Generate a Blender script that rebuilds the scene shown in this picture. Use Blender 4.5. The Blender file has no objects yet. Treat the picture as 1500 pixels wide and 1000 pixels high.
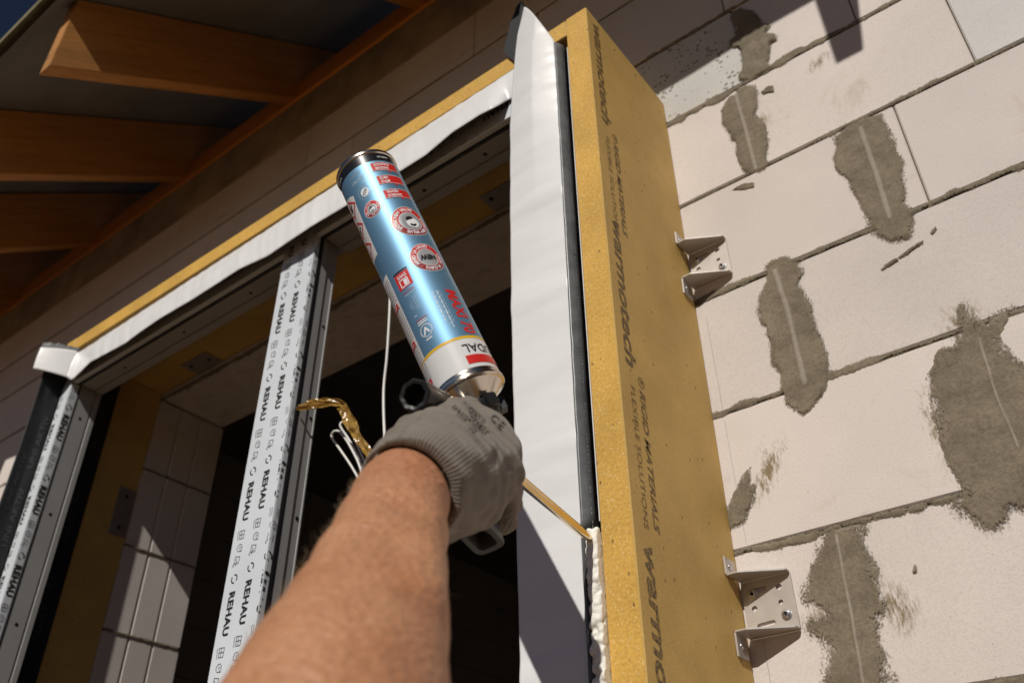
import bpy, bmesh, math, random
import numpy as np
from mathutils import Vector, Matrix, noise
from mathutils.bvhtree import BVHTree
random.seed(7); rng = np.random.default_rng(5)
sc = bpy.context.scene
COL = sc.collection
# ------------------------------------------------------------------ camera
# camera stands at the origin; X runs along the wall, Y into the wall, Z up (metres)
FPX = 1312.39
R = np.array([[0.79166265, -0.35539574, -0.49695484],
              [0.61090378, 0.44958751, 0.65166529],
              [-0.00817439, -0.81949066, 0.57303424]])
cd = bpy.data.cameras.new('camera'); cam = bpy.data.objects.new('camera', cd); COL.objects.link(cam)
right, down, fwd = R[:, 0], R[:, 1], R[:, 2]
cam.matrix_world = Matrix(((right[0], -down[0], -fwd[0], 0), (right[1], -down[1], -fwd[1], 0),
                           (right[2], -down[2], -fwd[2], 0), (0, 0, 0, 1)))
cd.sensor_width = 36; cd.lens = FPX / 1500 * 36; cd.clip_start = 0.02; cd.clip_end = 2000
cd.dof.use_dof = True; cd.dof.focus_distance = 1.02; cd.dof.aperture_fstop = 6.3
sc.camera = cam
# ------------------------------------------------------------------ light
SUN = Vector((0.25, -1.0, 0.80)).normalized()      # towards the sun
w = bpy.data.worlds.new('World'); sc.world = w; w.use_nodes = True
nt = w.node_tree; bg = nt.nodes['Background']
sky = nt.nodes.new('ShaderNodeTexSky'); sky.sky_type = 'NISHITA'; sky.sun_disc = False
sky.sun_elevation = math.asin(SUN.z); sky.sun_rotation = math.atan2(SUN.x, SUN.y)
sky.altitude = 1500; sky.air_density = 0.42; sky.dust_density = 0.0; sky.ozone_density = 1.2
nt.links.new(sky.outputs[0], bg.inputs[0]); bg.inputs[1].default_value = 0.05
sd = bpy.data.lights.new('sun', 'SUN'); sd.energy = 5.0; sd.angle = math.radians(0.53); sd.color = (1.0, 0.95, 0.87)
so = bpy.data.objects.new('sun', sd); COL.objects.link(so); so.rotation_euler = SUN.to_track_quat('Z', 'Y').to_euler()
sc.view_settings.view_transform = 'Standard'; sc.view_settings.look = 'None'
sc.view_settings.exposure = -0.50; sc.view_settings.gamma = 1.0
# ------------------------------------------------------------------ helpers
def ray(px, py): return R @ np.array([px - 750, py - 500, FPX])
def onY(px, py, Y): r = ray(px, py); return r * Y / r[1]
def onX(px, py, X): r = ray(px, py); return r * X / r[0]
def P(px, py, d): return R @ np.array([(px - 750) / FPX * d, (py - 500) / FPX * d, d])

def tag(o, label=None, cat=None, group=None, kind=None):
    if label: o['label'] = label
    if cat: o['category'] = cat
    if group: o['group'] = group
    if kind: o['kind'] = kind
    return o
def empty(name, loc, label, cat, group=None, kind=None):
    o = bpy.data.objects.new(name, None); COL.objects.link(o); o.location = loc
    o.empty_display_size = 0.05
    return tag(o, label, cat, group, kind)
def base_of(o):
    return Vector(o.location) if o.type == 'EMPTY' else Vector((0, 0, 0))     # meshes keep world coordinates
def obj(name, me, mats, parent=None, smooth=False):
    o = bpy.data.objects.new(name, me); COL.objects.link(o)
    if not isinstance(mats, (list, tuple)): mats = [mats]
    if len(me.materials) == 0:
        for m in mats: me.materials.append(m)
    if smooth: me.polygons.foreach_set('use_smooth', [True] * len(me.polygons))
    if parent:
        o.parent = parent; o.matrix_parent_inverse = Matrix.Translation(-base_of(parent))
    return o
def mesh(name, v, f):
    me = bpy.data.meshes.new(name); me.from_pydata([tuple(map(float, p)) for p in v], [], [tuple(map(int, q)) for q in f]); me.update()
    return me
def bm_mesh(name, bm):
    me = bpy.data.meshes.new(name); bm.to_mesh(me); bm.free(); return me
def box_bm(bm, x0, x1, y0, y1, z0, z1, bev=0.0):
    r = bmesh.ops.create_cube(bm, size=1)
    for v in r['verts']:
        v.co = Vector(((x0 + x1) / 2 + v.co.x * (x1 - x0), (y0 + y1) / 2 + v.co.y * (y1 - y0), (z0 + z1) / 2 + v.co.z * (z1 - z0)))
    if bev:
        es = list({e for v in r['verts'] for e in v.link_edges})
        bmesh.ops.bevel(bm, geom=es, offset=bev, segments=1, affect='EDGES')
def box(name, x0, x1, y0, y1, z0, z1, mat, parent=None, bev=0.0):
    bm = bmesh.new(); box_bm(bm, x0, x1, y0, y1, z0, z1, bev)
    return obj(name, bm_mesh(name, bm), mat, parent)
def prism(name, pts, axis, a, b, mat, parent=None, bev=0.0):
    """polygon pts (2D) extruded along axis from a to b. axis X:(y,z) Y:(x,z) Z:(x,y)"""
    def mk(p, c):
        return {'X': (c, p[0], p[1]), 'Y': (p[0], c, p[1]), 'Z': (p[0], p[1], c)}[axis]
    n = len(pts); v = [mk(p, a) for p in pts] + [mk(p, b) for p in pts]
    f = [list(range(n))[::-1], list(range(n, 2 * n))] + [[i, (i + 1) % n, n + (i + 1) % n, n + i] for i in range(n)]
    me = mesh(name, v, f)
    bm = bmesh.new(); bm.from_mesh(me); bmesh.ops.recalc_face_normals(bm, faces=bm.faces)
    if bev: bmesh.ops.bevel(bm, geom=bm.edges[:], offset=bev, segments=2, affect='EDGES')
    bm.to_mesh(me); bm.free()
    return obj(name, me, mat, parent)
def frame_of(d):
    d = np.array(d, float); d /= np.linalg.norm(d)
    u = np.cross(d, [0, 0, 1.0]);
    if np.linalg.norm(u) < 1e-3: u = np.cross(d, [1.0, 0, 0])
    u /= np.linalg.norm(u); return d, u, np.cross(d, u)
def lathe(name, a, d, prof, mat, parent=None, seg=48, flutes=0, famp=0.0, smooth=True, cap=True):
    """profile [(t, r)] revolved about the line a + t d"""
    d, u, v = frame_of(d); a = np.array(a); V = []; F = []
    for t, r in prof:
        for k in range(seg):
            th = 2 * math.pi * k / seg; rr = r * (1 + famp * math.cos(flutes * th)) if flutes else r
            V.append(a + d * t + rr * (u * math.cos(th) + v * math.sin(th)))
    n = len(prof)
    for i in range(n - 1):
        for k in range(seg):
            F.append((i * seg + k, i * seg + (k + 1) % seg, (i + 1) * seg + (k + 1) % seg, (i + 1) * seg + k))
    if cap: F.append(list(range(seg))); F.append([(n - 1) * seg + k for k in range(seg)][::-1])
    me = mesh(name, V, F)
    bm = bmesh.new(); bm.from_mesh(me); bmesh.ops.recalc_face_normals(bm, faces=bm.faces); bm.to_mesh(me); bm.free()
    o = obj(name, me, mat, parent, smooth)
    if smooth:
        try: me.set_sharp_from_angle(angle=math.radians(35))
        except Exception: pass
    return o
def tube(name, pts, r, mat, parent=None, seg=10, sub=6):
    pts = [np.array(p, float) for p in pts]; Q = []
    for i in range(len(pts) - 1):
        p0 = pts[max(i - 1, 0)]; p1 = pts[i]; p2 = pts[i + 1]; p3 = pts[min(i + 2, len(pts) - 1)]
        for k in range(sub):
            t = k / sub
            Q.append(0.5 * (2 * p1 + (p2 - p0) * t + (2 * p0 - 5 * p1 + 4 * p2 - p3) * t * t + (3 * p1 - p0 - 3 * p2 + p3) * t ** 3))
    Q.append(pts[-1]); V = []; F = []; up = None
    for i, q in enumerate(Q):
        d = Q[min(i + 1, len(Q) - 1)] - Q[max(i - 1, 0)]; d /= np.linalg.norm(d)
        if up is None: _, up, _ = frame_of(d)
        up = up - d * (up @ d); up /= np.linalg.norm(up); s = np.cross(d, up)
        for k in range(seg):
            th = 2 * math.pi * k / seg; V.append(q + r * (math.cos(th) * up + math.sin(th) * s))
    for i in range(len(Q) - 1):
        for k in range(seg): F.append((i * seg + k, i * seg + (k + 1) % seg, (i + 1) * seg + (k + 1) % seg, (i + 1) * seg + k))
    F.append(list(range(seg))[::-1]); F.append([(len(Q) - 1) * seg + k for k in range(seg)])
    return obj(name, mesh(name, V, F), mat, parent, True)
# --- flat lettering: (verts2d, faces)
_gl = {}
def glyph(text, bold=0.0, font_w=1.0, shear=0.0, align='LEFT', spacing=1.0):
    key = (text, bold, font_w, shear, align, spacing)
    if key in _gl: return _gl[key]
    c = bpy.data.curves.new('t', 'FONT'); c.body = text; c.size = 1.0; c.offset = bold; c.shear = shear
    c.align_x = align; c.space_character = spacing; c.resolution_u = 3
    o = bpy.data.objects.new('t', c); COL.objects.link(o)
    dg = bpy.context.evaluated_depsgraph_get(); me = o.evaluated_get(dg).to_mesh()
    V = [(v.co.x * font_w, v.co.y) for v in me.vertices]; F = [list(p.vertices) for p in me.polygons]
    o.evaluated_get(dg).to_mesh_clear(); bpy.data.objects.remove(o); bpy.data.curves.remove(c)
    _gl[key] = (V, F); return V, F
def fit(g, width, height):
    V, F = g; xs = [v[0] for v in V]; ys = [v[1] for v in V]
    sx = width / (max(xs) - min(xs)); sy = height / (max(ys) - min(ys))
    return [((v[0] - min(xs)) * sx, (v[1] - min(ys)) * sy) for v in V], F
def move(g, dx=0, dy=0, s=1.0, rot=0.0):
    c, n = math.cos(rot), math.sin(rot)
    return [(dx + s * (c * v[0] - n * v[1]), dy + s * (n * v[0] + c * v[1])) for v in g[0]], g[1]
def join(*gs):
    V = []; F = []
    for g in gs:
        b = len(V); V += list(g[0]); F += [[i + b for i in f] for f in g[1]]
    return V, F
def stroke(pts, wd, closed=False):
    V = []; F = []; n = len(pts)
    for i in range(n if closed else n - 1):
        a = np.array(pts[i]); b = np.array(pts[(i + 1) % n]); d = b - a; L = np.linalg.norm(d)
        if L < 1e-9: continue
        d /= L; q = np.array([-d[1], d[0]]) * wd / 2; a2 = a - d * wd * .3; b2 = b + d * wd * .3
        k = len(V); V += [tuple(a2 - q), tuple(b2 - q), tuple(b2 + q), tuple(a2 + q)]; F.append([k, k + 1, k + 2, k + 3])
    return V, F
def ring(r0, r1, a0=0, a1=360, n=40):
    V = []; F = []
    for i in range(n + 1):
        t = math.radians(a0 + (a1 - a0) * i / n); c, s = math.cos(t), math.sin(t)
        V += [(r0 * c, r0 * s), (r1 * c, r1 * s)]
        if i: F.append([2 * i - 2, 2 * i - 1, 2 * i + 1, 2 * i])
    return V, F
def rect(x0, x1, y0, y1, n=1):
    V = []; F = []
    for i in range(n + 1):
        x = x0 + (x1 - x0) * i / n; V += [(x, y0), (x, y1)]
        if i: F.append([2 * i - 2, 2 * i, 2 * i + 1, 2 * i - 1])
    return V, F
def circle_text(s, r, size, a_start, step, bold=.03):
    out = []
    for i, ch in enumerate(s):
        if ch == ' ': continue
        a = math.radians(a_start - step * i); g = glyph(ch, bold, 1.0, 0, 'CENTER')
        g = move(g, 0, 0, size); g = move(g, 0, r); out.append(move(g, 0, 0, 1, a - math.pi / 2))
    return join(*out)
def on_plane(g, o, u, v, off=(0, 0, 0)):
    o = np.array(o) + np.array(off); u = np.array(u); v = np.array(v)
    return [o + u * p[0] + v * p[1] for p in g[0]], g[1]
# --- implicit surfaces
def sdf_capsule(p, a, b, ra, rb):
    a = np.array(a); b = np.array(b); ab = b - a; t = np.clip(((p - a) @ ab) / (ab @ ab), 0, 1)
    return np.linalg.norm(p - a - t[..., None] * ab, axis=-1) - (ra + (rb - ra) * t)
def smin(a, b, k):
    h = np.clip(.5 + .5 * (b - a) / k, 0, 1); return b * (1 - h) + a * h - k * h * (1 - h)
def surface_net(fn, lo, hi, h):
    lo = np.array(lo); n = np.ceil((np.array(hi) - lo) / h).astype(int) + 1
    ax = [lo[i] + h * np.arange(n[i]) for i in range(3)]
    G = np.stack(np.meshgrid(*ax, indexing='ij'), -1); val = fn(G); s = val < 0
    cn = [(i, j, k) for i in (0, 1) for j in (0, 1) for k in (0, 1)]
    sl = lambda A, c: A[c[0]:c[0] + n[0] - 1, c[1]:c[1] + n[1] - 1, c[2]:c[2] + n[2] - 1]
    cnt = sum(sl(s, c).astype(int) for c in cn); mask = (cnt > 0) & (cnt < 8)
    acc = np.zeros((mask.sum(), 3)); num = np.zeros(mask.sum())
    for c in cn:
        for a in range(3):
            if c[a]: continue
            e = list(c); e[a] = 1; v0 = sl(val, c)[mask]; v1 = sl(val, e)[mask]; m = (v0 < 0) != (v1 < 0)
            t = np.where(m, v0 / np.where(m, v0 - v1, 1), 0); q = np.tile(np.array(c, float), (len(v0), 1)); q[:, a] += t
            acc[m] += q[m]; num[m] += 1
    base = np.stack(np.nonzero(mask), -1); V = lo + h * (base + acc / num[:, None])
    idx = -np.ones(mask.shape, int); idx[mask] = np.arange(mask.sum()); F = []
    for a in range(3):
        b, c = (a + 1) % 3, (a + 2) % 3
        s0 = [slice(None)] * 3; s1 = [slice(None)] * 3
        s0[a] = slice(0, n[a] - 1); s1[a] = slice(1, n[a])
        df = s[tuple(s0)] != s[tuple(s1)]; I = np.stack(np.nonzero(df), -1)
        I = I[(I[:, b] > 0) & (I[:, c] > 0) & (I[:, b] < n[b] - 1) & (I[:, c] < n[c] - 1)]
        inside = s[I[:, 0], I[:, 1], I[:, 2]]
        def at(db, dc):
            J = I.copy(); J[:, b] += db; J[:, c] += dc; return idx[J[:, 0], J[:, 1], J[:, 2]]
        q = np.stack([at(-1, -1), at(0, -1), at(0, 0), at(-1, 0)], -1)
        q[~inside] = q[~inside][:, ::-1]; F.append(q)
    return V, np.concatenate(F)

# ------------------------------------------------------------------ materials
def new_mat(name):
    m = bpy.data.materials.new(name); m.use_nodes = True
    return m, m.node_tree, m.node_tree.nodes['Principled BSDF']
def N(nt, t, **kw):
    n = nt.nodes.new('ShaderNode' + t)
    for k, v in kw.items(): setattr(n, k, v)
    return n
def pos(nt, scale=(1, 1, 1), rot=(0, 0, 0)):
    g = N(nt, 'NewGeometry'); mp = N(nt, 'Mapping'); mp.inputs['Scale'].default_value = scale; mp.inputs['Rotation'].default_value = rot
    nt.links.new(g.outputs['Position'], mp.inputs['Vector']); return mp.outputs['Vector']
def noise_n(nt, vec, scale, detail=4, rough=.55, dist=0):
    n = N(nt, 'TexNoise'); n.inputs['Scale'].default_value = scale; n.inputs['Detail'].default_value = detail
    n.inputs['Roughness'].default_value = rough; n.inputs['Distortion'].default_value = dist
    nt.links.new(vec, n.inputs['Vector']); return n.outputs['Fac']
def ramp(nt, fac, stops):
    r = N(nt, 'ValToRGB'); e = r.color_ramp.elements
    while len(e) < len(stops): e.new(0.5)
    for i, (p, c) in enumerate(stops):
        e[i].position = p; e[i].color = (*c, 1) if len(c) == 3 else c
    nt.links.new(fac, r.inputs['Fac']); return r.outputs['Color']
def mix(nt, fac, a, b, mode='MIX'):
    m = N(nt, 'Mix', data_type='RGBA', blend_type=mode); m.clamp_factor = True
    for s, v in ((m.inputs[0], fac), (m.inputs[6], a), (m.inputs[7], b)):
        if hasattr(v, 'is_linked') or hasattr(v, 'links'): nt.links.new(v, s)
        else: s.default_value = v if isinstance(v, (int, float)) else (*v, 1)
    return m.outputs[2]
def math_n(nt, op, a, b=None, clamp=False):
    m = N(nt, 'Math', operation=op); m.use_clamp = clamp
    for s, v in ((m.inputs[0], a), (m.inputs[1], b)):
        if v is None: continue
        if hasattr(v, 'links'): nt.links.new(v, s)
        else: s.default_value = v
    return m.outputs[0]
def bump(nt, bs, h, strength=.3, dist=.002, prev=None):
    b = N(nt, 'Bump'); b.inputs['Strength'].default_value = strength; b.inputs['Distance'].default_value = dist
    nt.links.new(h, b.inputs['Height'])
    if prev is not None: nt.links.new(prev, b.inputs['Normal'])
    nt.links.new(b.outputs[0], bs.inputs['Normal']); return b.outputs[0]
def simple(name, col, rough=.6, metal=0.0, var=.12, vs=18, bs_=0.0, bscale=250, bdist=.0008, spec=.5, coat=0.0, stretch=(1, 1, 1), rvar=.0):
    m, nt, b = new_mat(name); v = pos(nt, stretch)
    f = noise_n(nt, v, vs, 5); lo = tuple(max(0, c * (1 - var)) for c in col); hi = tuple(min(1, c * (1 + var)) for c in col)
    nt.links.new(ramp(nt, f, [(.3, lo), (.7, hi)]), b.inputs['Base Color'])
    b.inputs['Roughness'].default_value = rough; b.inputs['Metallic'].default_value = metal
    b.inputs['Specular IOR Level'].default_value = spec; b.inputs['Coat Weight'].default_value = coat
    if rvar:
        f2 = noise_n(nt, v, vs * 2.3, 4); mr = N(nt, 'MapRange'); nt.links.new(f2, mr.inputs[0])
        mr.inputs[3].default_value = max(.03, rough - rvar); mr.inputs[4].default_value = rough + rvar; nt.links.new(mr.outputs[0], b.inputs['Roughness'])
    if bs_: bump(nt, b, noise_n(nt, v, bscale, 3), bs_, bdist)
    return m

def aac_mat(name, col, pores=.0, smears=()):
    m, nt, b = new_mat(name); v = pos(nt)
    big = noise_n(nt, v, 5, 5); fine = noise_n(nt, v, 160, 3); c = ramp(nt, big, [(.3, tuple(k * .92 for k in col)), (.72, tuple(min(1, k * 1.05) for k in col))])
    c = mix(nt, 1.0, c, ramp(nt, noise_n(nt, v, 480, 3, .65), [(.28, (.86, .85, .84)), (.55, (1, 1, 1))]), 'MULTIPLY')
    oi = N(nt, 'ObjectInfo'); c = mix(nt, 1.0, c, ramp(nt, oi.outputs['Random'], [(0, (.92, .915, .905)), (.5, (1, .99, .98)), (1, (1.04, 1.03, 1.02))]), 'MULTIPLY')
    # thin brown scuffs
    sc_ = noise_n(nt, pos(nt, (1, 1, 1), (0, .6, 0)), 11, 9, .72, .6); c = mix(nt, ramp(nt, sc_, [(.60, (0, 0, 0)), (.74, (.5, .5, .5))]), c, (.42, .33, .24))
    sp = noise_n(nt, v, 150, 2, .5); c = mix(nt, ramp(nt, sp, [(.735, (0, 0, 0)), (.78, (.6, .6, .6))]), c, (.30, .25, .19))
    # mortar slurry wiped along the bed joints
    g0 = N(nt, 'NewGeometry'); sx = N(nt, 'SeparateXYZ'); nt.links.new(g0.outputs['Position'], sx.inputs[0])
    fr = math_n(nt, 'FRACT', math_n(nt, 'MULTIPLY', math_n(nt, 'SUBTRACT', sx.outputs['Z'], 1.2335 - .2005 * 20.5), 1 / .2005))
    near = math_n(nt, 'SUBTRACT', 1.0, math_n(nt, 'MULTIPLY', math_n(nt, 'ABSOLUTE', math_n(nt, 'SUBTRACT', fr, .5)), 7.5), True)
    sl_ = noise_n(nt, pos(nt, (.55, 1, 1)), 34, 10, .78); fac = math_n(nt, 'MULTIPLY', math_n(nt, 'SUBTRACT', math_n(nt, 'ADD', sl_, math_n(nt, 'MULTIPLY', near, .42)), .86, True), 4.0, True)
    c = mix(nt, math_n(nt, 'MULTIPLY', fac, .8), c, (.30, .25, .18))
    g = N(nt, 'NewGeometry'); nz = noise_n(nt, pos(nt, (1, 1, .35), (0, -.5, 0)), 150, 8, .8)
    for (x, z, rx, rz, ang, amt) in smears:
        sub = N(nt, 'VectorMath', operation='SUBTRACT'); nt.links.new(g.outputs['Position'], sub.inputs[0]); sub.inputs[1].default_value = (x, 1.04, z)
        mp = N(nt, 'Mapping'); mp.inputs['Rotation'].default_value = (0, ang, 0); nt.links.new(sub.outputs[0], mp.inputs['Vector'])
        sc2 = N(nt, 'VectorMath', operation='MULTIPLY'); nt.links.new(mp.outputs[0], sc2.inputs[0]); sc2.inputs[1].default_value = (1 / rx, 0, 1 / rz)
        ln = N(nt, 'VectorMath', operation='LENGTH'); nt.links.new(sc2.outputs[0], ln.inputs[0])
        fac = math_n(nt, 'SUBTRACT', 1.0, ln.outputs['Value'], True)
        fac = math_n(nt, 'ADD', math_n(nt, 'MULTIPLY', fac, .75), math_n(nt, 'MULTIPLY', math_n(nt, 'SUBTRACT', nz, .5), 2.6)); fac = math_n(nt, 'MULTIPLY', math_n(nt, 'SUBTRACT', fac, .36, True), math_n(nt, 'GREATER_THAN', math_n(nt, 'SUBTRACT', 1.0, ln.outputs['Value']), 0.0))
        fac = math_n(nt, 'MULTIPLY', fac, math_n(nt, 'MULTIPLY', math_n(nt, 'SUBTRACT', 1.0, ln.outputs['Value'], True), 3.5 * amt), True); c = mix(nt, fac, c, (.235, .185, .115))
    h = math_n(nt, 'ADD', math_n(nt, 'MULTIPLY', fine, .6), noise_n(nt, v, 420, 2))
    if pores:
        vo = N(nt, 'TexVoronoi'); vo.inputs['Scale'].default_value = 95; nt.links.new(v, vo.inputs['Vector'])
        thr = ramp(nt, noise_n(nt, v, 30, 2), [(.38, (.02, .02, .02)), (.68, (.42, .42, .42))])
        pm = math_n(nt, 'LESS_THAN', vo.outputs['Distance'], thr)
        c = mix(nt, math_n(nt, 'MULTIPLY', pm, pores), c, (.14, .12, .10)); h = math_n(nt, 'SUBTRACT', h, math_n(nt, 'MULTIPLY', pm, 1.5))
    nt.links.new(c, b.inputs['Base Color']); b.inputs['Roughness'].default_value = .93; b.inputs['Specular IOR Level'].default_value = .2
    bump(nt, b, h, .22, .0011); return m
def mortar_mat(name, col):
    m, nt, b = new_mat(name); v = pos(nt)
    f = noise_n(nt, v, 26, 7, .65); g = noise_n(nt, v, 330, 3, .6)
    c = ramp(nt, f, [(.28, tuple(k * .74 for k in col)), (.72, tuple(k * 1.28 for k in col))])
    c = mix(nt, 1.0, c, ramp(nt, g, [(.25, (.72, .72, .72)), (.7, (1.1, 1.1, 1.1))]), 'MULTIPLY')
    st = noise_n(nt, pos(nt, (1, 1, .25), (0, .25, 0)), 120, 5, .7); c = mix(nt, ramp(nt, st, [(.66, (0, 0, 0)), (.78, (.35, .35, .35))]), c, (.40, .36, .29))
    nt.links.new(c, b.inputs['Base Color']); b.inputs['Roughness'].default_value = .95; b.inputs['Specular IOR Level'].default_value = .15
    bump(nt, b, math_n(nt, 'ADD', math_n(nt, 'MULTIPLY', g, .6), f), .55, .002); return m
def yellow_mat(name, col, grain):
    m, nt, b = new_mat(name); v = pos(nt)
    c = ramp(nt, noise_n(nt, v, 9, 6), [(.3, tuple(k * .84 for k in col)), (.7, tuple(min(1, k * 1.10) for k in col))])
    c = mix(nt, 1.0, c, ramp(nt, noise_n(nt, v, 260, 3, .7), [(.3, (1 - grain, 1 - grain * 1.1, 1 - grain * 1.3)), (.68, (1 + grain * .4, 1 + grain * .4, 1 + grain * .3))]), 'MULTIPLY')
    vo = N(nt, 'TexVoronoi'); vo.inputs['Scale'].default_value = 420; vo.inputs['Randomness'].default_value = 1
    st = pos(nt, (1, 1, .55), (.7, .2, 0)); nt.links.new(st, vo.inputs['Vector'])
    msk = math_n(nt, 'LESS_THAN', vo.outputs['Distance'], .30); rnd = N(nt, 'SeparateColor'); nt.links.new(vo.outputs['Color'], rnd.inputs[0])
    pale = math_n(nt, 'MULTIPLY', msk, math_n(nt, 'GREATER_THAN', rnd.outputs[0], .74)); c = mix(nt, math_n(nt, 'MULTIPLY', pale, 2.0 * grain), c, (.85, .70, .40))
    vo2 = N(nt, 'TexVoronoi'); vo2.inputs['Scale'].default_value = 85; nt.links.new(st, vo2.inputs['Vector']); r2 = N(nt, 'SeparateColor'); nt.links.new(vo2.outputs['Color'], r2.inputs[0])
    dk = math_n(nt, 'MULTIPLY', math_n(nt, 'LESS_THAN', vo2.outputs['Distance'], .11), math_n(nt, 'GREATER_THAN', r2.outputs[1], .62)); c = mix(nt, math_n(nt, 'MULTIPLY', dk, .75), c, (.10, .055, .02))
    dust = noise_n(nt, v, 14, 8, .7); c = mix(nt, ramp(nt, dust, [(.62, (0, 0, 0)), (.8, (.35, .35, .35))]), c, (.55, .45, .30))
    nt.links.new(c, b.inputs['Base Color']); b.inputs['Roughness'].default_value = .62; b.inputs['Specular IOR Level'].default_value = .35
    bump(nt, b, noise_n(nt, v, 380, 3, .6), .25 + grain, .0008); return m
def wood_mat(name, col, rotx):
    m, nt, b = new_mat(name)
    g = N(nt, 'TexCoord'); mp = N(nt, 'Mapping'); mp.inputs['Rotation'].default_value = (rotx, 0, 0); nt.links.new(g.outputs['Object'], mp.inputs['Vector'])
    m2 = N(nt, 'Mapping'); m2.inputs['Scale'].default_value = (9, 1.1, 16); nt.links.new(mp.outputs[0], m2.inputs['Vector'])
    wv = noise_n(nt, m2.outputs[0], 2.2, 6, .6, 1.2); fine = noise_n(nt, m2.outputs[0], 22, 4)
    c = ramp(nt, wv, [(.3, tuple(k * .72 for k in col)), (.5, col), (.7, tuple(min(1, k * 1.12) for k in col))])
    c = mix(nt, 1.0, c, ramp(nt, fine, [(.3, (.86, .83, .8)), (.7, (1.05, 1.05, 1.05))]), 'MULTIPLY')
    vo = N(nt, 'TexVoronoi'); vo.inputs['Scale'].default_value = 5.5; m3 = N(nt, 'Mapping'); m3.inputs['Scale'].default_value = (.3, .7, 1.4); nt.links.new(mp.outputs[0], m3.inputs['Vector']); nt.links.new(m3.outputs[0], vo.inputs['Vector'])
    c = mix(nt, ramp(nt, vo.outputs['Distance'], [(.05, (.8, .8, .8)), (.11, (0, 0, 0))]), c, (.10, .045, .015))
    nt.links.new(c, b.inputs['Base Color']); b.inputs['Roughness'].default_value = .6; bump(nt, b, fine, .2, .001); return m

SMEARS = [(onY(1125, 690, 1.04)[0], onY(1125, 690, 1.04)[2], .032, .085, -.55, 1.0), (onY(1315, 890, 1.04)[0], onY(1315, 890, 1.04)[2], .04, .06, .2, .9),
          (onY(1385, 640, 1.04)[0], onY(1385, 640, 1.04)[2], .03, .11, .15, 1.0), (onY(1200, 90, 1.04)[0], onY(1200, 90, 1.04)[2], .05, .03, .4, .6),
          (onY(1410, 470, 1.04)[0], onY(1410, 470, 1.04)[2], .05, .05, .2, .9), (onY(1115, 175, 1.04)[0], onY(1115, 175, 1.04)[2], .03, .03, .2, .6),
          (onY(1195, 905, 1.04)[0], onY(1195, 905, 1.04)[2], .05, .03, .2, .7)]
M = {}
M['aac'] = aac_mat('aerated_concrete', (.66, .605, .57), 0, SMEARS)
M['aac_cool'] = aac_mat('aerated_concrete_cool', (.62, .61, .60))
M['aac_grey'] = aac_mat('aerated_concrete_grey', (.60, .585, .56), .7)
M['aac_shaded'] = aac_mat('aerated_concrete_shaded', (.40, .36, .33))  # same blocks, colour darkened to stand in for the dim room
M['concrete'] = simple('ring_beam_concrete', (.30, .235, .165), .95, 0, .3, 9, .5, 120)
M['mortar'] = mortar_mat('mortar', (.225, .19, .135))

def skin_mat():
    m = mortar_mat('mortar_skin', (.205, .172, .124)); nt = m.node_tree; b = nt.nodes['Principled BSDF']; v = pos(nt)
    sda = N(nt, 'Attribute', attribute_name='sd'); rda = N(nt, 'Attribute', attribute_name='ridge')
    nz = noise_n(nt, v, 330, 6, .8); nz2 = noise_n(nt, pos(nt, (1, 1, .5), (0, .4, 0)), 45, 4, .6)
    e = math_n(nt, 'ADD', math_n(nt, 'MULTIPLY', sda.outputs['Fac'], 190), math_n(nt, 'ADD', math_n(nt, 'MULTIPLY', math_n(nt, 'SUBTRACT', nz, .5), 6.5), math_n(nt, 'MULTIPLY', math_n(nt, 'SUBTRACT', nz2, .52), 4.5)))
    nt.links.new(math_n(nt, 'ADD', math_n(nt, 'MULTIPLY', e, 1.3), .8, True), b.inputs['Alpha'])
    old = b.inputs['Base Color'].links[0].from_socket
    brk = noise_n(nt, v, 38, 3); rf = math_n(nt, 'MULTIPLY', math_n(nt, 'SUBTRACT', math_n(nt, 'SUBTRACT', 1.35, rda.outputs['Fac']), math_n(nt, 'MULTIPLY', math_n(nt, 'SUBTRACT', nz, .35), 1.6), True), math_n(nt, 'MULTIPLY_ADD', brk, 2.2), True)
    rf = math_n(nt, 'MULTIPLY', rf, .48)
    nt.links.new(mix(nt, rf, old, (.42, .385, .33)), b.inputs['Base Color']); return m
M['mortar_skin'] = skin_mat()
M['yellow'] = yellow_mat('board_face', (.62, .405, .125), .09)
M['yellow_cut'] = yellow_mat('board_cut_edge', (.66, .395, .085), .24)
SL = math.atan(.774)
M['wood'] = wood_mat('rafter_timber', (.45, .205, .056), -SL)
M['wood_x'] = simple('plate_timber', (.48, .19, .04), .6, 0, .2, 14, .2, 200, stretch=(.1, 1, 1))
M['batten'] = simple('weathered_batten', (.17, .14, .07), .8, 0, .3, 20, .3, 200)
M['membrane'] = simple('roof_membrane', (.16, .15, .14), .75, 0, .2, 6, .1, 120)
M['tile'] = simple('roof_tile', (.10, .09, .085), .7, 0, .2, 10)
M['film'] = simple('protective_film', (.66, .70, .74), .32, 0, .05, 8, .12, 60, .0012)
M['print'] = simple('film_print', (.025, .02, .018), .45)
M['pvc'] = simple('grey_profile', (.36, .355, .35), .45, 0, .05, 9)
M['gasket'] = simple('black_gasket', (.012, .012, .013), .4, 0, .2)
M['black_tape'] = simple('black_membrane', (.012, .0125, .014), .62, 0, .25, 30, .25, 110)
M['tape_print'] = simple('grey_tape_print', (.05, .052, .058), .6)
M['white_tape'] = simple('white_membrane', (.77, .77, .775), .30, 0, .04, 12, .16, 30, .002, stretch=(.5, 1, 1.6))
M['tape_grey'] = simple('grey_butyl', (.13, .135, .14), .34, 0, .3, 40, .3, 90)
M['dot'] = simple('white_fleck', (.5, .5, .5), .5)
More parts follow.
